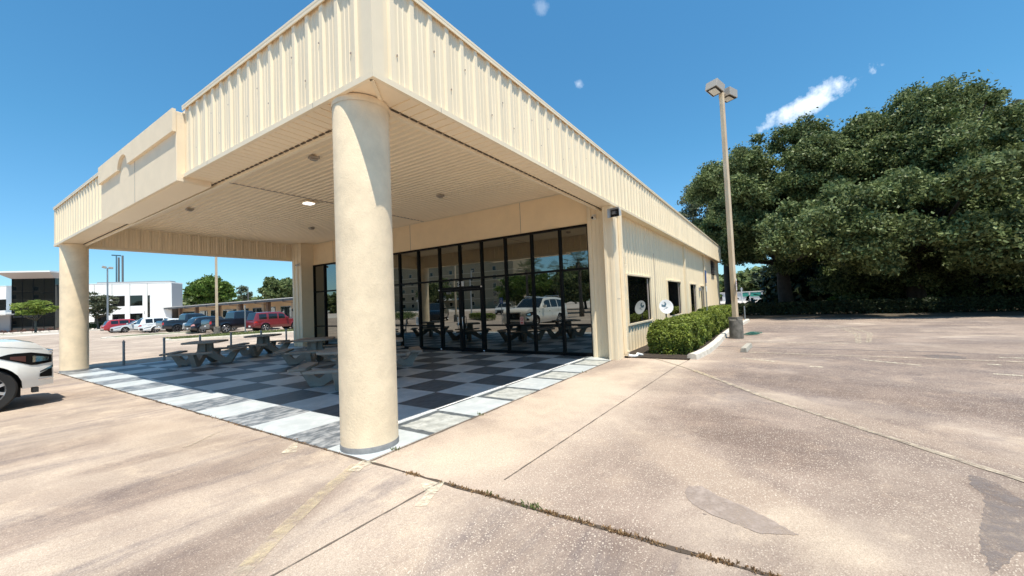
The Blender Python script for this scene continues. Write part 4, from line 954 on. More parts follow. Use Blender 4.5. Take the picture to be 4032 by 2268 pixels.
owin(3.88, 4.26, 1.2, 6.4)
text_mesh('number_sign', '1', .95, 'plain_grey', Matrix.Translation((4.85, .02, 2.75)) @ Matrix.Rotation(math.pi, 4, 'Z') @ Matrix.Rotation(math.pi / 2, 4, 'X'), off, .03, .9)
tw = obox('glass_tower', 19.32, 26.18, -3.5, .9, 0, 10.35, 'office_glass')
b = MB()
for x in (19.4, 21.1, 22.8, 24.5, 26.1): b.box(x - .05, .9, 0, x + .05, .94, 10.3)
for z in (2.7, 5.0, 7.6): b.box(19.4, .9, z - .05, 26.1, .935, z + .05)
b.build('mullions', 'bronze_frame', tw)
b = MB(); b.add([(19.0, -3.5, 11.45), (27.5, -3.5, 11.45), (27.5, 2.6, 11.45), (19.0, 2.6, 11.45), (19.3, -3.2, 10.36), (26.2, -3.2, 10.36), (26.2, 1.0, 10.36), (19.3, 1.0, 10.36)], [(4, 5, 6, 7), (7, 6, 2, 3), (5, 1, 2, 6), (4, 7, 3, 0), (0, 1, 5, 4)]); b.build('roof_soffit', 'roof_soffit', tw)
obox('flat_roof', 18.9, 27.6, -3.6, 2.7, 11.45, 11.72, 'white_paint', tw)
obox('entrance_canopy', 25, 33, .95, 3.6, 3.3, 3.55, 'mall_roof'); obox('entrance_wall', 26.2, 33, .05, 1.2, 0, 3.3, 'plain_grey')
MB().box(1, -3.6, 9.0, 14, -1.5, 9.5).build('rooftop_unit', 'plain_grey', off)
MB().box(-.06, -4.1, 0, -.01, -.1, 8.85).build('side_wall', 'plain_grey', off)
for i, (x, h) in enumerate(((11.2, 15.9), (10.5, 16.3))):
    MB().box(x - .14, -3.3, 9.5, x + .14, -3.1, h - 1.0).build('exhaust_stack', 'grey_plastic', off)

mall = empty('shop_building', (29.5, 50, 0), 0, 'low beige strip of shops with a grey sloping roof edge and glass fronts', 'building')
def mbox(name, x0, y0, z0, x1, y1, z1, m, parent=mall, **k): return MB().box(x0 - 29.5, y0 - 50, z0, x1 - 29.5, y1 - 50, z1).build(name, m, parent, **k)
mbox('wall', 31.0, 40, 0, 40, 106.5, 3.45, 'mall_wall')
mbox('fascia', 27.9, 38, 3.32, 28.1, 110.5, 3.62, 'mall_fascia')
MB().prism([(27.75 - 29.5, 3.62), (27.75 - 29.5, 3.72), (41 - 29.5, 4.5), (41 - 29.5, 4.3)], -12, 60.6, 'y').build('roof', 'mall_roof', mall)
mbox('eave_soffit', 28.1, 38, 3.42, 31, 110.3, 3.5, 'roof_soffit')
ys = [(97.4, 104), (91.5, 95.2), (86.2, 89.8), (78.5, 84.4), (74.2, 77.1), (69.2, 72.6), (64.9, 68), (59.8, 63.2), (53.0, 58.6), (45, 51)]
for i, (a, c) in enumerate(ys):
    w = mbox('window', 30.93, a, .1, 30.99, c, 2.62, 'galvanised'); n = max(2, int((c - a) / 1.1)); st = (c - a) / n
    for k in range(n): mbox('pane', 30.90, a + k * st + .05, .2, 30.925, a + (k + 1) * st - .05, 2.52, 'shop_glass', w)
for y in (58.9 + .3, 68.6, 77.8, 85.6, 96.2): mbox('pier', 30.7, y - .35, 0, 30.99, y + .35, 3.3, 'mall_pier')
for y in (64.0, 73.4, 82.6, 92.3, 100.8): mbox('brick_pier', 29.2, y - .3, 0, 29.7, y + .3, 3.4, 'mall_brick')
b = MB()
for y in (48.5, 56.5, 64.9, 73.8, 83.2, 93.4, 102): b.tube([(27.85 - 29.5, y - 50, 3.5), (27.85 - 29.5, y - 50, 3.2), (29.4 - 29.5, y - .9 - 50, 3.0), (29.4 - 29.5, y - .9 - 50, .1)], .06, 6)
b.build('downspouts', 'mall_fascia', mall)
b = MB()
for y in (59.1, 68.8, 77.9): b.box(30.58 - 29.5, y - 50 - .12, 1.75, 30.69 - 29.5, y - 50 + .12, 2.15)
b.build('wall_lamps', 'black_plastic', mall)
# islands, kerbs, far road
sheet('grass_island', [(7.1, 29.9), (10, 28.6), (14, 27.4), (27, 24.6), (27, 30.6), (15.9, 31.0), (12, 32.9), (9.5, 33.2), (7.6, 31.4)], 'grass_soil', .13)
kerb('kerb', V2((27, 24.5), (14, 27.3), (10, 28.5), (7.2, 29.6), (6.9, 30.1), (7.3, 31.2), (9, 33.2), (12, 33.4), (16, 31.4), (27, 30.9)), .2, .14, 'kerb_concrete')
sheet('grass_island', [(6.9, 43.5), (9.5, 42.8), (13.0, 41.8), (13.4, 43.5), (10.5, 47.0), (8.2, 46.6)], 'grass_soil', .11)
kerb('kerb', V2((13.2, 41.7), (9.5, 42.6), (6.8, 43.3), (6.6, 44), (8.1, 46.8), (10.6, 47.1), (13.4, 43.8)), .2, .13, 'kerb_concrete')
def grass(name, polyf, n, label, h=.07):
    P = []
    while len(P) < n:
        x, y = polyf()
        P.append((x, y, .13 + h / 2))
    P = np.array(P); U = unit(n) * .012; U[:, 2] = 0; V = np.tile([0, 0, h / 2], (n, 1)) + unit(n) * .02
    return tag(quads_np(name, P, U * 2, V, 'grass_blade'), label, 'grass', kind='stuff')
def isl():
    x = rng.uniform(7.4, 27); t = (x - 7.4) / 19.6; lo = 29.7 - 5.1 * t if x > 8 else 30.2; hi = 33.0 if x < 12 else 33 - (x - 12) * .5 if x < 16 else 30.8
    return x, rng.uniform(lo + .15, max(lo + .3, hi - .2))
grass('grass', isl, 9000, 'short patchy grass on the parking island with the cream lamp post')
sheet('landscape_bed', [(3, 86), (12, 88.5), (20, 90), (24, 95), (6, 99), (-25, 110), (-25, 96)], 'grass_soil', .01)
kerb('kerb', V2((1, 85.5), (8, 86.2), (13, 87.5), (20, 89)), .3, .15, 'kerb_concrete')
sheet('side_road', [(-60, 76), (2.5, 82), (7, 86), (1, 92), (-60, 100)], 'kerb_concrete', -.01)
sheet('parking_bay', [(8, 66), (26.5, 40), (26.5, 90), (12, 86)], 'lot_concrete', -.02)
# signpost thin on island
s = empty('sign_post', (12.54, 32.2, 0), 0, 'thin bare metal sign post standing on the parking island before the parked cars', 'post'); MB().box(-.04, -.025, 0, .04, .025, 2.33).build('post', 'galvanised', s); MB().box(-.028, -.06, 1.9, -.02 - .03, .06, 2.3).build('sign_board', 'lamp_metal', s)
# far right street glimpse
sheet('street', [(62, -12), (110, -16), (110, 16), (62, 14)], 'road_far', .0)
s = empty('shop_building', (100, 3.5, 0), 0, 'distant white roadside shop with a teal green sign band seen under the oaks', 'building')
MB().box(0, -4.6, 0, 10, 5.5, 1.9).build('wall', 'faint_print', s); MB().box(-.1, -4.5, .9, -.02, -.8, 1.75).build('sign_band', 'teal_paint', s); MB().box(-.1, .2, .9, -.02, 2.1, 1.8).build('sign_band', 'teal_paint', s)  # white wall coloured grey to stand for its shade under the trees
MB().box(-.2, -4.8, 1.9, 10.2, 5.7, 2.02).build('roof', 'mall_roof', s); MB().box(-.06, 3.0, .2, -.02, 5.2, 1.6).build('window', 'office_glass', s)
s = empty('boundary_wall', (60, -3.5, 0), 0, 'low pale wall beyond the dark hedge left of the oak trunk', 'wall'); b = MB().box(0, -4, 0, .2, 1.6, .52).build('wall_panel', 'plain_grey', s); MB().box(-.03, -4, .52, .23, 1.6, .58).build('wall_cap', 'white_paint', s)
for i, (y, h, lb) in enumerate(((1.38, 2.7, 'pale street pole under the oaks, the taller of two'), (.2, 1.85, 'short pale street pole nearer the dark hedge'), (3.45, 2.0, 'thin grey street pole nearest the building corner'))):
    s = empty('street_pole', (80, y, 0), 0, lb, 'pole'); MB().tube([(0, 0, 0), (0, 0, h)], .09, 6).build('pole', 'faint_print', s); MB().box(-.05, -.2, h - .5, .05, .2, h - .1).build('sign_board', 'galvanised', s)
s = empty('notice_board', (60, -1.02, 0), 0, 'dark blue notice board on legs across the lawn beyond the hedge', 'sign'); MB().box(0, -.17, .45, .05, .17, .97).build('board', 'car_navy', s); MB().box(.01, -.15, 0, .04, -.11, .45).build('leg', 'grey_plastic', s); MB().box(.01, .11, 0, .04, .15, .45).build('leg', 'grey_plastic', s)
for i, (x, y, lb) in enumerate(((70, 5.2, 'bright leafy small tree at the building end beyond the hedge'), (96, -7, 'distant tree right of the roadside shop'))):
    small_tree((x, y, 0), 1.6 + i, .6, 3.6 + i, 26, 'bright_leaf', lb, .12, 60, .1, 1.2)

# distant woods closing the horizon
def woods(name, pts, h, n, label, leaf='oak_leaf', size=.9, dn=7):
    bl = []
    for k in range(n):
        t = rng.uniform(0, len(pts) - 1); i = int(t); f = t - i; a = np.array(pts[i]); c = np.array(pts[min(i + 1, len(pts) - 1)]); p = a * (1 - f) + c * f
        r = rng.uniform(3, 5.5); bl.append(((p[0] + rng.normal() * 4, p[1] + rng.normal() * 4, rng.uniform(.2, 1) * h - r * .4), r))
    P, Nn = blob_leaves(bl, dn if size > .5 else 26, size, .8); U, V = leaves(P, Nn, size, .5)
    return tag(quads_np(name, P, U, V, leaf), label, 'woods', kind='stuff')
woods('distant_woods', [(130, -120), (140, -40), (150, 20), (150, 90), (120, 150), (60, 180), (-10, 190), (-80, 190)], 8, 300, 'distant line of trees closing the horizon behind the buildings')
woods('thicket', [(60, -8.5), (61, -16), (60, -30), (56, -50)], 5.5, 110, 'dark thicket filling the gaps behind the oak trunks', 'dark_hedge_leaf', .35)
woods('distant_woods', [(-150, -60), (-170, 0), (-170, 90), (-140, 190), (-60, 200)], 10, 170, 'distant woods seen only as a reflection in the dark glass')

# ================================================================ CARS
def interp(pts, x):
    if x <= pts[0][0]: return pts[0][1]
    for (a, b_), (c, d) in zip(pts, pts[1:]):
        if x <= c:
            t = (x - a) / (c - a) if c > a else 1; return b_ + (d - b_) * t
    return pts[-1][1]
def make_car(name, loc, rz, label, paintm, L_=4.5, W_=1.82, wb=2.7, fo=.9, wr=.33, sill=.26, hi=None, roof=None, wins=None, wsh=None, rsh=None, tumble=.30, rimm='rim', cat='car',
             group=None, kind='suv', detail=False, rails=False, bed=None, tail='tail_red', round_=.16, spokes=5, cladding=None):
    """heading +x, origin under the middle of the rear bumper"""
    s = empty(name, loc, rz, label, cat, group)
    fx = L_ - fo; rx = fx - wb; ra = wr + .055
    xs = sorted(set([round(v, 3) for v in list(np.linspace(0, L_, 46)) + [.015, .04, .08, .14, L_ - .015, L_ - .04, L_ - .08, L_ - .14] + [w + ra * math.cos(t) for w in (fx, rx) for t in np.linspace(0, math.pi, 13)] + [w + sgn * (ra + .004) for w in (fx, rx) for sgn in (-1, 1)]]))
    xs = [x for i, x in enumerate(xs) if i == 0 or x - xs[i - 1] > .0035]
    def lo(x):
        e = sill + .10 * max(0, 1 - x / .5) + .03 * max(0, 1 - (L_ - x) / .6)
        for w in (fx, rx):
            if abs(x - w) < ra: return wr + math.sqrt(max(ra * ra - (x - w) ** 2, 0))
        return e
    def top(x): return interp(hi, x)
    def hw(x):
        e = 0
        for d, r in ((x, .45), (L_ - x, .75)):
            if d < r: e = max(e, ((r - d) / r) ** 2.6)
        return W_ / 2 * (1 - round_ * e)
    NS = 8
    def pt(x, t):      # t 0..1 up the side
        z0, z1 = lo(x), top(x); z = z0 + (z1 - z0) * t; zn = (z - sill) / max(top(x) - sill, .01)
        y = hw(x) * (1 - .05 * (1 - min(1, max(0, zn) * 2.2)) ** 2 - .055 * max(0, zn) ** 5 - .012 * math.cos(zn * 9))
        for w in (fx, rx):      # flared arches
            d = math.hypot(x - w, z - wr) - ra
            if 0 <= d < .09: y += .018 * (1 - d / .09)
        bulge = .05 * math.sin(math.pi * t) * (1 if x > L_ - .01 or x < .01 else 0)
        return (x, y, z)
    body = MB(); rows = []
    TT = list(np.linspace(0, 1, NS + 1))
    for x in xs:
        side = [pt(x, t) for t in TT]; yt, zt = side[-1][1], side[-1][2]
        topv = [(x, yt * k, zt + .035 * (1 - k * k) * min(1, 8 * min(x, L_ - x) / 1.5 + .15)) for k in (.94, .7, .35, 0)]
        half = side + topv; row = half + [(p[0], -p[1], p[2]) for p in half[::-1][1:]]; rows.append(row)
    n = len(rows[0]); vs = [p for r in rows for p in r]; fs = []; ms = []
    for i in range(len(rows) - 1):
        for k in range(n - 1): fs.append((i * n + k, (i + 1) * n + k, (i + 1) * n + k + 1, i * n + k + 1))
    fs += [tuple(range(n)), tuple(range((len(rows) - 1) * n, len(rows) * n))[::-1]]
    body.add([(p[0], -p[1], p[2]) for p in vs], fs)
    def patch(x0, x1, t0, t1, side, m, nm, offs=.006, par=None, xn=6, skew=0):
        b = MB(); vv = []
        for i in range(xn + 1):
            for j in range(4):
                t = t0 + (t1 - t0) * j / 3; x = min(L_ - .004, max(.004, x0 + (x1 - x0) * i / xn + skew * (j / 3 - .5)))
                p = pt(x, t); vv.append((p[0] + (offs if x > L_ - .3 else -offs if x < .3 else 0), side * (p[1] + offs), p[2]))
        b.add(vv, [(i * 4 + j, (i + 1) * 4 + j, (i + 1) * 4 + j + 1, i * 4 + j + 1) for i in range(xn) for j in range(3)])
        return b.build(nm, m, par or s, smooth=True)
    bo_ = body.build('body', paintm, s, smooth=True, autos=38)
    b = MB(); b.add([(x, sg * (pt(x, 0)[1] - .01), lo(x) + .004) for x in xs for sg in (-1, 1)], [(2 * i, 2 * i + 1, 2 * i + 3, 2 * i + 2) for i in range(len(xs) - 1)])
    for w in (fx, rx): b.box(w - ra, -W_ / 2 + .28, .2, w + ra, W_ / 2 - .28, wr + ra)
    b.build('underbody', 'underbody', s)
    # door seams, handles (kept inside the body part as a child detail mesh)
    seams = []
    for (x0, x1, gap) in (wins or []): seams += [x0 - .03]
    for x in seams[:]:
        for sd in (-1, 1): patch(x - .006, x + .006, .12, .98, sd, 'underbody', 'door_seam', .003, bo_, 1)
    # cabin
    ra_, rb_ = roof[0][0], roof[-1][0]
    cx = sorted(set([round(v, 3) for v in list(np.linspace(ra_, rb_, 34)) + [p[0] for p in roof] + [v for w in (wins or []) for v in (w[0], w[1])]]))
    crow = []; CT = [0, .07, .3, .55, .8, .9, 1]
    for x in cx:
        zr = max(interp(roof, x), top(x) + .0); zb = top(x) + .0; yb = pt(x, 1)[1] * .985
        half = []
        for t in CT:
            z = zb + (zr - zb - .03) * t if zr - zb > .03 else zb + (zr - zb) * t
            y = yb - tumble * (z - zb) - .02 * t ** 6 * 1.5; half.append((x, y, z))
        yt = half[-1][1]; half += [(x, yt * k, zr - .022 + .03 * (1 - k * k) if zr - zb > .03 else zr) for k in (.93, .6, .3, 0)]
        crow.append(half + [(p[0], -p[1], p[2]) for p in half[::-1][1:]])
    n = len(crow[0]); vs = [p for r in crow for p in r]; paintF = []; glassS = {}; glassT = {}
    nt = len(CT); last = n - 1
    for i in range(len(crow) - 1):
        xm = (cx[i] + cx[i + 1]) / 2
        for k in range(n - 1):
            f = (i * n + k, (i + 1) * n + k, (i + 1) * n + k + 1, i * n + k + 1); kk = min(k, last - 1 - k)
            if 1 <= kk <= 3 and any(a <= xm <= c for a, c, _ in (wins or [])): glassS.setdefault((k < n / 2, [a <= xm <= c for a, c, _ in wins].index(True)), []).append(f)
            elif kk >= nt and ((wsh and wsh[0] <= xm <= wsh[1]) or (rsh and rsh[0] <= xm <= rsh[1])): glassT.setdefault('windscreen' if xm > L_ / 2 else 'rear_window', []).append(f)
            else: paintF.append(f)
    paintF += [tuple(range(n)), tuple(range((len(crow) - 1) * n, len(crow) * n))[::-1]]
    flip = lambda q: [(p[0], -p[1], p[2]) for p in q]
    MB().add(flip(vs), paintF).build('roof', paintm, s, smooth=True, autos=38)
    def sub(fl, nm):
        used = sorted(set(i for f in fl for i in f)); mp = {v: i for i, v in enumerate(used)}
        MB().add(flip([vs[i] for i in used]), [tuple(mp[i] for i in f) for f in fl]).build(nm, 'car_glass', s, smooth=True, autos=30)
    for kx, fl in glassS.items(): sub(fl, 'side_window')
    for kx, fl in glassT.items(): sub(fl, kx)
    # wheels
    wprof = [(wr * .66, -.09), (wr * .93, -.10), (wr, -.075), (wr, .075), (wr * .93, .10), (wr * .66, .09)]
    for w in (fx, rx):
        for sd in (-1, 1):
            yc = sd * (W_ / 2 - .115)
            wh = MB().lathe(wprof, (w, yc, wr), 28, 'y').build('wheel', 'tyre', s, smooth=True, autos=40)
            b = MB(); ro = wr * .67
            b.lathe([(ro, .085 * sd), (ro * .96, .095 * sd), (ro * .92, .07 * sd), (ro * .9, -.05 * sd)], (w, yc, wr), 28, 'y'); b.lathe([(0, .075 * sd), (.055, .075 * sd), (.07, .04 * sd)], (w, yc, wr), 12, 'y')
            for q in range(spokes):
                a = 2 * math.pi * q / spokes + .3; hwid = .6 / spokes * .5
                M = Matrix.Translation((w, yc, wr)) @ Matrix.Rotation(a, 4, 'Y')
                b.prism([(.04, -.035 * .8), (ro * .95, -hwid * .45 - .01), (ro * .95, hwid * .45 + .01), (.04, .035 * .8)], .045 * sd, .078 * sd, 'y', M=M @ Matrix.Identity(4))
            b.build('rim', rimm, wh, smooth=True, autos=30); MB().lathe([(0, -.02 * sd), (ro * .98, -.02 * sd)], (w, yc, wr), 20, 'y').build('brake_disc', 'underbody', wh)
    # lights
    for sd in (-1, 1):
        if kind == 'pickup':
            patch(.01, .13, .48, .80, sd, tail, 'taillight', .01)
            patch(L_ - .30, L_ - .02, .62, .82, sd, 'lamp_clear', 'headlight', .008)
        else:
            patch(.012, .26, .60, .84, sd, tail, 'taillight', .008, skew=-.05)
            patch(L_ - .62, L_ - .02, .62, .82, sd, 'lamp_clear', 'headlight', .008, skew=-.16)
        # mirrors
        mxp = (wsh[1] - .28) if wsh else L_ * .62; yb = pt(mxp, 1)[1]
        MB().box(mxp - .07, sd * (yb + .03), top(mxp) + .02, mxp + .08, sd * (yb + .22), top(mxp) + .19).build('wing_mirror', paintm if kind != 'pickup' else 'black_plastic', s, bevel=.03)
    # bumpers / plate / grille
    zt = top(0)
    MB().box(-.012, -.17, zt * .55, -.004, .17, zt * .55 + .13).build('number_plate', 'plate_white', s)
    if kind == 'pickup': MB().box(-.10, -W_ * .44, .46, .02, W_ * .44, .64).build('rear_bumper', 'chrome' if paintm != 'car_black' else 'grey_plastic', s, bevel=.02)
    else: MB().box(-.014, -W_ * .36, .30, 0.0, W_ * .36, .42).build('lower_bumper', 'black_plastic', s)
    zf = top(L_); MB().box(L_ - .004, -W_ * .26, zf - .30, L_ + .012, W_ * .26, zf - .07).build('grille', 'black_plastic', s)
    MB().box(L_ - .004, -W_ * .30, .30, L_ + .012, W_ * .30, .44).build('air_intake', 'black_plastic', s)
    if rails:
        for sd in (-1, 1):
            x0, x1 = rails; y = sd * (W_ / 2 - .30); zz = interp(roof, (x0 + x1) / 2) + .05
            MB().tube([(x0, y, zz - .05), (x0 + .1, y, zz), (x1 - .1, y, zz), (x1, y, zz - .05)], .018, 6).build('roof_rail', 'chrome', s)
    if bed:
        MB().box(bed[0], -W_ / 2 + .16, top(bed[0]) + .02, bed[1], W_ / 2 - .16, top(bed[0]) + .045).build('bed_cover', 'black_plastic', s, bevel=.02)
    if rsh and kind == 'wagon':
        pass
    if cladding:
        for sd in (-1, 1): patch(rx + ra + .05, fx - ra - .05, .0, .2, sd, cladding, 'side_cladding', .01, xn=4); 
    return s
def suv(loc, label, p, rz=0, H=1.72, L_=4.6, **k):
    hi = [(0, .78), (.05, .92), (.2, .98), (L_ * .55, 1.02), (L_ - 1.25, 1.03), (L_ - .5, .96), (L_ - .12, .86), (L_, .72)]
    roof = [(.12, .98), (.35, H - .22), (.62, H - .05), (L_ * .35, H), (L_ * .5, H - .02), (L_ * .58, H - .10), (L_ - 1.22, 1.04)]
    return make_car('parked_car', loc, rz, label, p, L_, 1.86, L_ * .59, .9, .35, .27, hi, roof, k.pop('wins', [(.62, L_ * .27, 0), (L_ * .29, L_ * .47, 0), (L_ * .49, L_ * .66, 0)]), (L_ * .58, L_ - 1.2), (.13, .48), **k)
def sedan(loc, label, p, rz=0, L_=4.85, **k):
    H = 1.46
    hi = [(0, .80), (.06, .96), (.35, 1.0), (1.0, .97), (L_ * .6, .92), (L_ - 1.2, .90), (L_ - .4, .78), (L_ - .08, .68), (L_, .60)]
    roof = [(.75, 1.0), (1.15, H - .24), (1.75, H - .03), (L_ * .48, H), (L_ * .56, H - .06), (L_ - 1.3, .92)]
    return make_car('parked_car', loc, rz, label, p, L_, 1.84, 2.8, .95, .33, .22, hi, roof, [(1.30, 2.15, 0), (2.19, 2.85, 0), (2.89, 3.42, 0)][:3], (L_ * .56, L_ - 1.28), (.8, 1.6), **k)
def pickup(loc, label, p, rz=0, L_=5.8, **k):
    H = 1.93
    hi = [(0, 1.12), (.06, 1.24), (2.0, 1.25), (L_ - 1.6, 1.22), (L_ - .35, 1.16), (L_ - .08, 1.05), (L_, .85)]
    roof = [(1.85, 1.25), (1.95, H - .12), (2.1, H - .02), (2.9, H), (L_ - 2.35, H - .05), (L_ - 1.5, 1.24)]
    return make_car('pickup_truck', loc, rz, label, p, L_, 2.0, 3.6, 1.0, .41, .42, hi, roof, [(2.1, 2.75, 0), (2.8, 3.65, 0)], (L_ - 2.3, L_ - 1.52), (1.86, 1.94), kind='pickup', cat='pickup truck', bed=(.12, 1.8), tumble=.22, round_=.10, spokes=6, **k)
GR = 'vehicles parked in a row before the shops'
# heading +x, near side (right side) faces -y
boxhi = [(0, .80), (.04, .98), (.1, 1.04), (2.4, 1.04), (3.15, 1.04), (4.2, 1.0), (4.35, .9), (4.4, .74)]
boxroof = [(.03, 1.04), (.22, 1.60), (.30, 1.69), (1.4, 1.72), (2.3, 1.70), (2.5, 1.64), (3.05, 1.05)]
make_car('parked_car', (14.05, 34.95, 0), 0, 'boxy dark red off road style wagon parked nearest the patio', 'car_maroon', 4.4, 1.80, 2.63, .86, .36, .32, boxhi, boxroof, [(.42, 1.05, 0), (1.22, 1.95, 0), (2.08, 2.62, 0)], (2.45, 3.04), (.04, .26), tumble=.16, group=GR, cladding='car_maroon', tail='tail_red')
pickup((11.85, 38.0, 0), 'black pickup truck with bright red taillights behind the thin sign post', 'car_black', group=GR)
suv((11.7, 41.5, 0), 'small black hatchback half hidden behind the cream lamp post base', 'car_black', H=1.55, L_=4.2, group=GR, tail='tail_pale')
sedan((12.6, 44.8, 0), 'silver beige sedan between the black hatchback and the dark pickup', 'car_silver', group=GR, rimm='dark_rim')
pickup((11.7, 48.9, 0), 'dark navy pickup truck parked behind the silver beige sedan', 'car_navy', group=GR, rimm='dark_rim')
sedan((16.2, 53.0, 0), 'white sedan showing only its nose left of the navy pickup', 'car_white', rz=math.pi, group=GR)
suv((11.7, 56.2, 0), 'white rounded wagon with dark side windows parked in the row', 'car_white', H=1.7, group=GR)
suv((12.6, 58.7, 0), 'dark red car mostly hidden behind the white wagon', 'car_maroon', H=1.5, L_=4.4, group=GR)
sedan((15.6, 61.0, 0), 'pale silver sedan parked nose out beside the red crossover', 'car_ice', rz=math.pi, group=GR)
suv((10.6, 64.4, 0), 'bright red crossover at the left end of the parked row', 'car_red', H=1.62, L_=4.7, group=GR)
for i in range(9):
    y = 35 + i * 3.1
    tag(MB().prism([(-.09, 0), (-.06, .12), (.06, .12), (.09, 0)], -.85, .85, 'y', M=Matrix.Translation((17.8, y, 0))).build('wheel_stop', 'kerb_concrete'), 'pale concrete wheel stop under the noses of the cars parked by the shops', 'wheel stop', 'wheel stops by the shops')

# hero SUV at the left edge
L_ = 5.3; H = 1.92
hi = [(0, .95), (.05, 1.1), (.2, 1.16), (1.5, 1.2), (3.2, 1.2), (3.75, 1.24), (4.45, 1.28), (4.85, 1.265), (5.05, 1.21), (5.2, 1.09), (5.27, .98), (5.3, .80)]
roof = [(.15, 1.16), (.35, 1.62), (.6, 1.82), (1.3, 1.91), (2.2, 1.92), (2.9, 1.86), (3.1, 1.78), (3.78, 1.25)]
hero = make_car('parked_car', (-6.35, 9.17, 0), 0, 'large pearl white luxury SUV with only its nose in the left edge of the frame', 'pearl_white', L_, 2.03, 3.08, .86, .40, .36, hi, roof, [(.62, 1.4, 0), (1.48, 2.35, 0), (2.43, 3.2, 0)], (2.95, 3.76), (.16, .5), tumble=.26,
                rails=(.8, 2.8), spokes=9, round_=.21, kind='hero')
for ch in [o for o in bpy.data.objects if o.parent == hero and o.name.split('.')[0] in ('headlight', 'grille', 'air_intake')]: bpy.data.objects.remove(ch)
def hz(x, z): return (x, z)
def hpatch(nm, m, x0, x1, zlo, zhi, side, offs=.008, xn=10, par=None):
    """patch on the flank following the body plan, between height curves"""
    b = MB(); vv = []
    for i in range(xn + 1):
        x = x0 + (x1 - x0) * i / xn; za, zb = interp(zlo, x), interp(zhi, x); e = 0; d = L_ - x
        if d < .75: e = ((.75 - d) / .75) ** 2.6
        for j in range(4):
            z = za + (zb - za) * j / 3; zn = (z - .36) / max(interp(hi, x) - .36, .01)
            y = 2.03 / 2 * (1 - .21 * e) * (1 - .05 * (1 - min(1, max(0, zn) * 2.2)) ** 2 - .055 * max(0, zn) ** 5 - .012 * math.cos(zn * 9)) + offs
            vv.append((x + (offs if d < .3 else 0), side * y, z))
    b.add(vv, [(i * 4 + j, (i + 1) * 4 + j, (i + 1) * 4 + j + 1, i * 4 + j + 1) for i in range(xn) for j in range(3)])
    return b.build(nm, m, par or hero, smooth=True)
for sd in (-1, 1):
    h_ = hpatch('headlight', 'bronze_frame', 4.58, 5.27, [(4.58, .985), (4.8, .89), (5.02, .79), (5.27, .82)], [(4.58, .997), (4.75, 1.045), (5.0, 1.04), (5.27, .96)], sd)
    hpatch('lamp_reflector', 'chrome', 5.0, 5.22, [(5.0, .85), (5.22, .86)], [(5.0, .975), (5.22, .93)], sd, .014, par=h_)
    hpatch('turn_lamp', 'amber_dark', 4.74, 4.93, [(4.74, .94), (4.93, .87)], [(4.74, .99), (4.93, .98)], sd, .013, par=h_)
    f_ = hpatch('fog_lamp', 'bronze_frame', 5.10, 5.27, [(5.10, .56), (5.27, .54)], [(5.10, .62), (5.27, .72)], sd, .008)
    hpatch('chrome_trim', 'chrome', 5.10, 5.28, [(5.10, .64), (5.28, .72)], [(5.10, .67), (5.28, .76)], sd, .012, par=f_)
    hpatch('chrome_trim', 'chrome', 5.08, 5.28, [(5.08, .50), (5.28, .49)], [(5.08, .52), (5.28, .52)], sd, .012, par=f_)
    hpatch('hood_seam', 'grey_plastic', 3.8, 5.15, [(3.8, 1.168), (4.6, 1.185), (5.15, 1.08)], [(3.8, 1.175), (4.6, 1.192), (5.15, 1.087)], sd, .004)
    hpatch('fender_vent', 'chrome', 3.95, 4.02, [(3.95, .98), (4.02, .98)], [(3.95, 1.06), (4.02, 1.07)], sd, .01)
    hpatch('door_handle', 'chrome', 2.62, 2.82, [(2.6, 1.02), (2.8, 1.02)], [(2.6, 1.05), (2.8, 1.05)], sd, .02)
gr = MB().box(5.285, -.42, .62, 5.325, .42, 1.0).build('grille', 'bronze_frame', hero, bevel=.03)
b = MB(); b.box(5.27, -.47, 1.0, 5.34, .47, 1.05); b.box(5.27, -.47, .60, 5.34, -.42, 1.0); b.box(5.27, .42, .60, 5.34, .47, 1.0); b.box(5.27, -.47, .56, 5.34, .47, .60)
b.build('grille_frame', 'chrome', gr, bevel=.01)
b = MB(); b.lathe([(.085, -.008), (.085, .008), (.066, .008), (.066, -.008), (.085, -.008)], (5.335, 0, .84), 20, 'x', M=Matrix.Translation((0, 0, 0)) @ Matrix.Diagonal((1, 1.35, 1, 1)))
b.prism([(-.03, .775), (.03, .775), (0, .86)], 5.328, 5.344, 'x'); b.build('emblem', 'chrome', gr)
MB().box(5.27, -.52, .38, 5.32, .52, .50).build('air_intake', 'black_plastic', hero, bevel=.02)
# body of the pole base, tow-hook like bracket under the bumper
MB().box(5.02, -.9, .27, 5.10, -.74, .36).build('bumper_bracket', 'black_plastic', hero)

# ================================================================ SEEN IN THE GLASS (behind the camera)
ho = empty('hotel_building', (-99, 72, 0), 0, 'beige five storey hotel reflected in the dark glass front', 'building')
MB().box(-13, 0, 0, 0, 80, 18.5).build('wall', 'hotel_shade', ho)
b = MB()
for z in (3.6, 7.0, 10.2, 13.4): b.box(.0, -.0, z, .12, 80, z + .25); b.box(-13, -.1, z, 0, -.0, z + .2)
b.box(-13.3, -.3, 18.5, .3, 80.3, 19.0); b.build('cornice', 'mall_pier', ho)
for r_ in range(5):
    for k in range(14):
        w = MB().box(.0, 2.2 + k * 5.4, 1.2 + r_ * 3.1, .08, 3.9 + k * 5.4, 2.9 + r_ * 3.1).build('window', 'mall_pier', ho); MB().box(.081, 2.35 + k * 5.4, 1.35 + r_ * 3.1, .11, 3.75 + k * 5.4, 2.75 + r_ * 3.1).build('pane', 'office_glass', w)
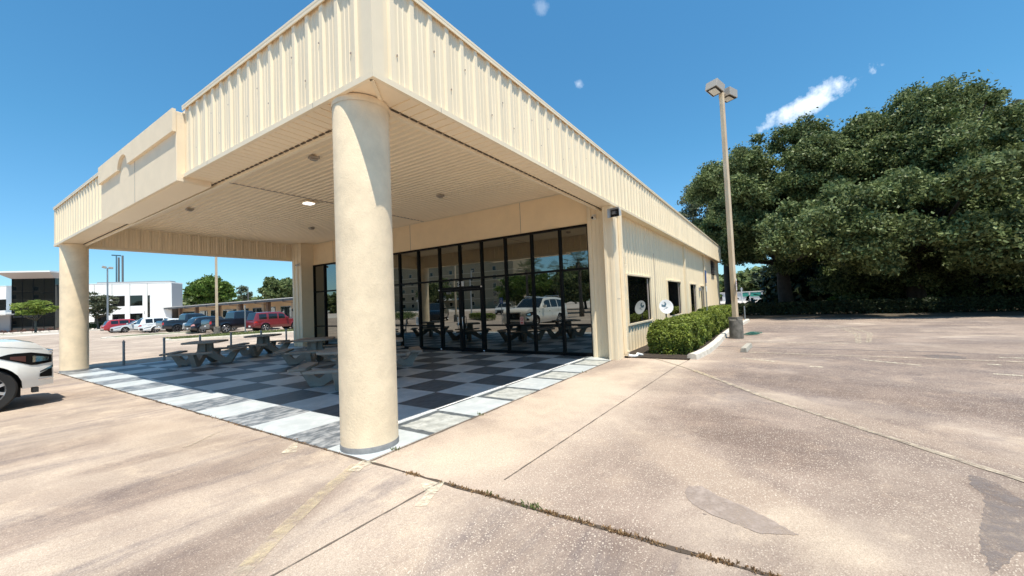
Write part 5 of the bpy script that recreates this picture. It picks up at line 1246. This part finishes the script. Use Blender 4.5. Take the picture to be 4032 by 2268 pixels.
MB().box(0, 26, 0, 9, 40, .3).build('porch_floor', 'white_wall', ho); MB().box(0, 26, 3.6, 9, 40, 4.3).build('porch_roof', 'white_wall', ho); MB().box(8.2, 26.5, .3, 8.8, 27.1, 3.6).build('porch_post', 'white_wall', ho); MB().box(8.2, 38.9, .3, 8.8, 39.5, 3.6).build('porch_post', 'white_wall', ho)
def palm(loc, h, r, label, seed):
    s = empty('palm_tree', loc, 0, label, 'palm tree', 'palms reflected in the glass'); rs = np.random.default_rng(seed)
    MB().tube([(0, 0, 0), (.05, 0, h * .3), (0, .05, h * .7), (0, 0, h)], [.26, .18, .15, .19], 10).build('trunk', 'palm_bark', s, smooth=True)
    b = MB()
    for i in range(30):
        az = rs.uniform(0, 2 * math.pi); el = rs.uniform(-.9, 1.1); d = Vector((math.cos(az) * math.cos(el), math.sin(az) * math.cos(el), math.sin(el)))
        base = Vector((0, 0, h)); e = base + d * r * .5; side = d.cross(Vector((0, 0, 1))).normalized(); upv = side.cross(d)
        b.tube([base, e], .015, 4)
        for q in np.linspace(-1.25, 1.25, 13):
            dd = (d * math.cos(q) + side * math.sin(q)).normalized(); tip = e + dd * r * .52 + Vector((0, 0, -.12 * r * abs(q))); w = dd.cross(upv).normalized() * .028
            mid = e + dd * r * .3
            b.add([e, mid + w, tip, mid - w], [(0, 1, 2, 3)])
    b.build('crown', 'palm_leaf', s)
palm((-28.2, 24.4, 0), 6.0, 1.7, 'palm reflected against the hotel corner in the glass', 1)
palm((-31.5, 25.3, 0), 6.9, 1.9, 'second palm reflected right beside the hotel corner palm', 2)
palm((-35, 23.2, 0), 6.2, 1.9, 'palm reflected above the roof of the white SUV', 3)
palm((-17.9, 12.3, 0), 5.3, 1.7, 'tall palm reflected in the rightmost pane of the glass front', 4)
GT = 'green trees reflected in the glass'
for i, (x, y, rx, z1, lb) in enumerate(((-44, 36, 4.5, 6.8, 'left'), (-48, 31, 4.8, 7.6, 'middle'), (-50, 25.5, 4.8, 7.4, 'right'))):
    tree('tree', (x, y, 0), crown(rx, rx, .8, z1, 34, .8, 1.6), 45, .2, 'bright_leaf', 'green bushy tree reflected behind the white SUV, %s of three' % lb, .25, 3, group=GT, limbs=8)
tree('tree', (-21.8, 35.4, 0), crown(3.0, 3.0, 1.6, 5.6, 34, .5, 1.0), 70, .13, 'oak_leaf', 'dark tree reflected in the left leaf of the glass doors', .18, 2.2, limbs=8)
tree('tree', (-30, 17.5, 0), crown(4.0, 4.0, .8, 6.2, 34, .8, 1.4), 55, .16, 'oak_leaf', 'dark tree reflected in the rightmost pane below the palm', .25, 3, limbs=8)
tree('tree', (-36, 14, 0), crown(4.5, 4.5, .6, 6.0, 34, .8, 1.4), 50, .18, 'oak_leaf', 'dark tree reflected at the right end of the glass front', .25, 3, limbs=8)
tree('shrub', (-8, 26, 0), [((rng.normal() * .9, rng.normal() * .9, .7), .6) for _ in range(14)], 120, .06, 'oak_leaf', 'rounded bush reflected in the left panes of the glass', .05, .5, cat='shrub')
hedge('hedge', -3.5, 3.5, -.6, .6, .65, 260, .05, 'hedge_leaf', 'low green hedge reflected behind the glass doors', loc=(-14.5, 22, 0), rot=R_(-52))
lamp_post((-11.3, 22.7, 0), 8, (-1, 1), 'lamp post on concrete base reflected in the glass doors', 0, None, .6)
for (x, y, h, lb) in ((-35, 40, 7.5, 'slim pole reflected in the right glass door'), (-27, 27, 6.5, 'slim pole reflected left of the white SUV'), (-29, 15.8, 5.2, 'dark street pole reflected in the rightmost pane')):
    s = empty('utility_pole', (x, y, 0), 0, lb, 'pole'); MB().tube([(0, 0, 0), (0, 0, h)], [.12, .08], 8).build('pole', 'faint_print' if y > 20 else 'grey_plastic', s); MB().box(-.5, -.08, h - .12, .1, .08, h).build('arm', 'lamp_metal', s)
s = empty('accessible_parking_sign', (-6.2, 13.6, 0), 0, 'blue accessible parking sign reflected left of the white SUV', 'sign')
MB().box(-.02, -.02, 0, .02, .02, 2.05).build('post', 'galvanised', s); MB().box(.021, -.15, 1.6, .028, .15, 2.05).build('sign_board', 'blue_paint', s)
b = MB(); b.lathe([(.075, 0), (.075, .004), (.055, .004), (.055, 0)], (.029, .0, 1.76), 16, 'x'); b.box(.029, -.02, 1.80, .033, .01, 1.93); b.lathe([(0, .004), (.025, .004), (.025, 0)], (.029, 0, 1.98), 12, 'x'); b.box(.029, -.01, 1.82, .033, .07, 1.845); b.build('wheelchair_symbol', 'white_paint', s)
pickup((-14.5, 27.8, 0), 'black pickup truck reflected in the pane beside the left column reflection', 'car_black', rz=R_(-35))
suv((-33, 31, 0), 'white SUV reflected left of the large pearl white SUV', 'car_white', rz=R_(-20))
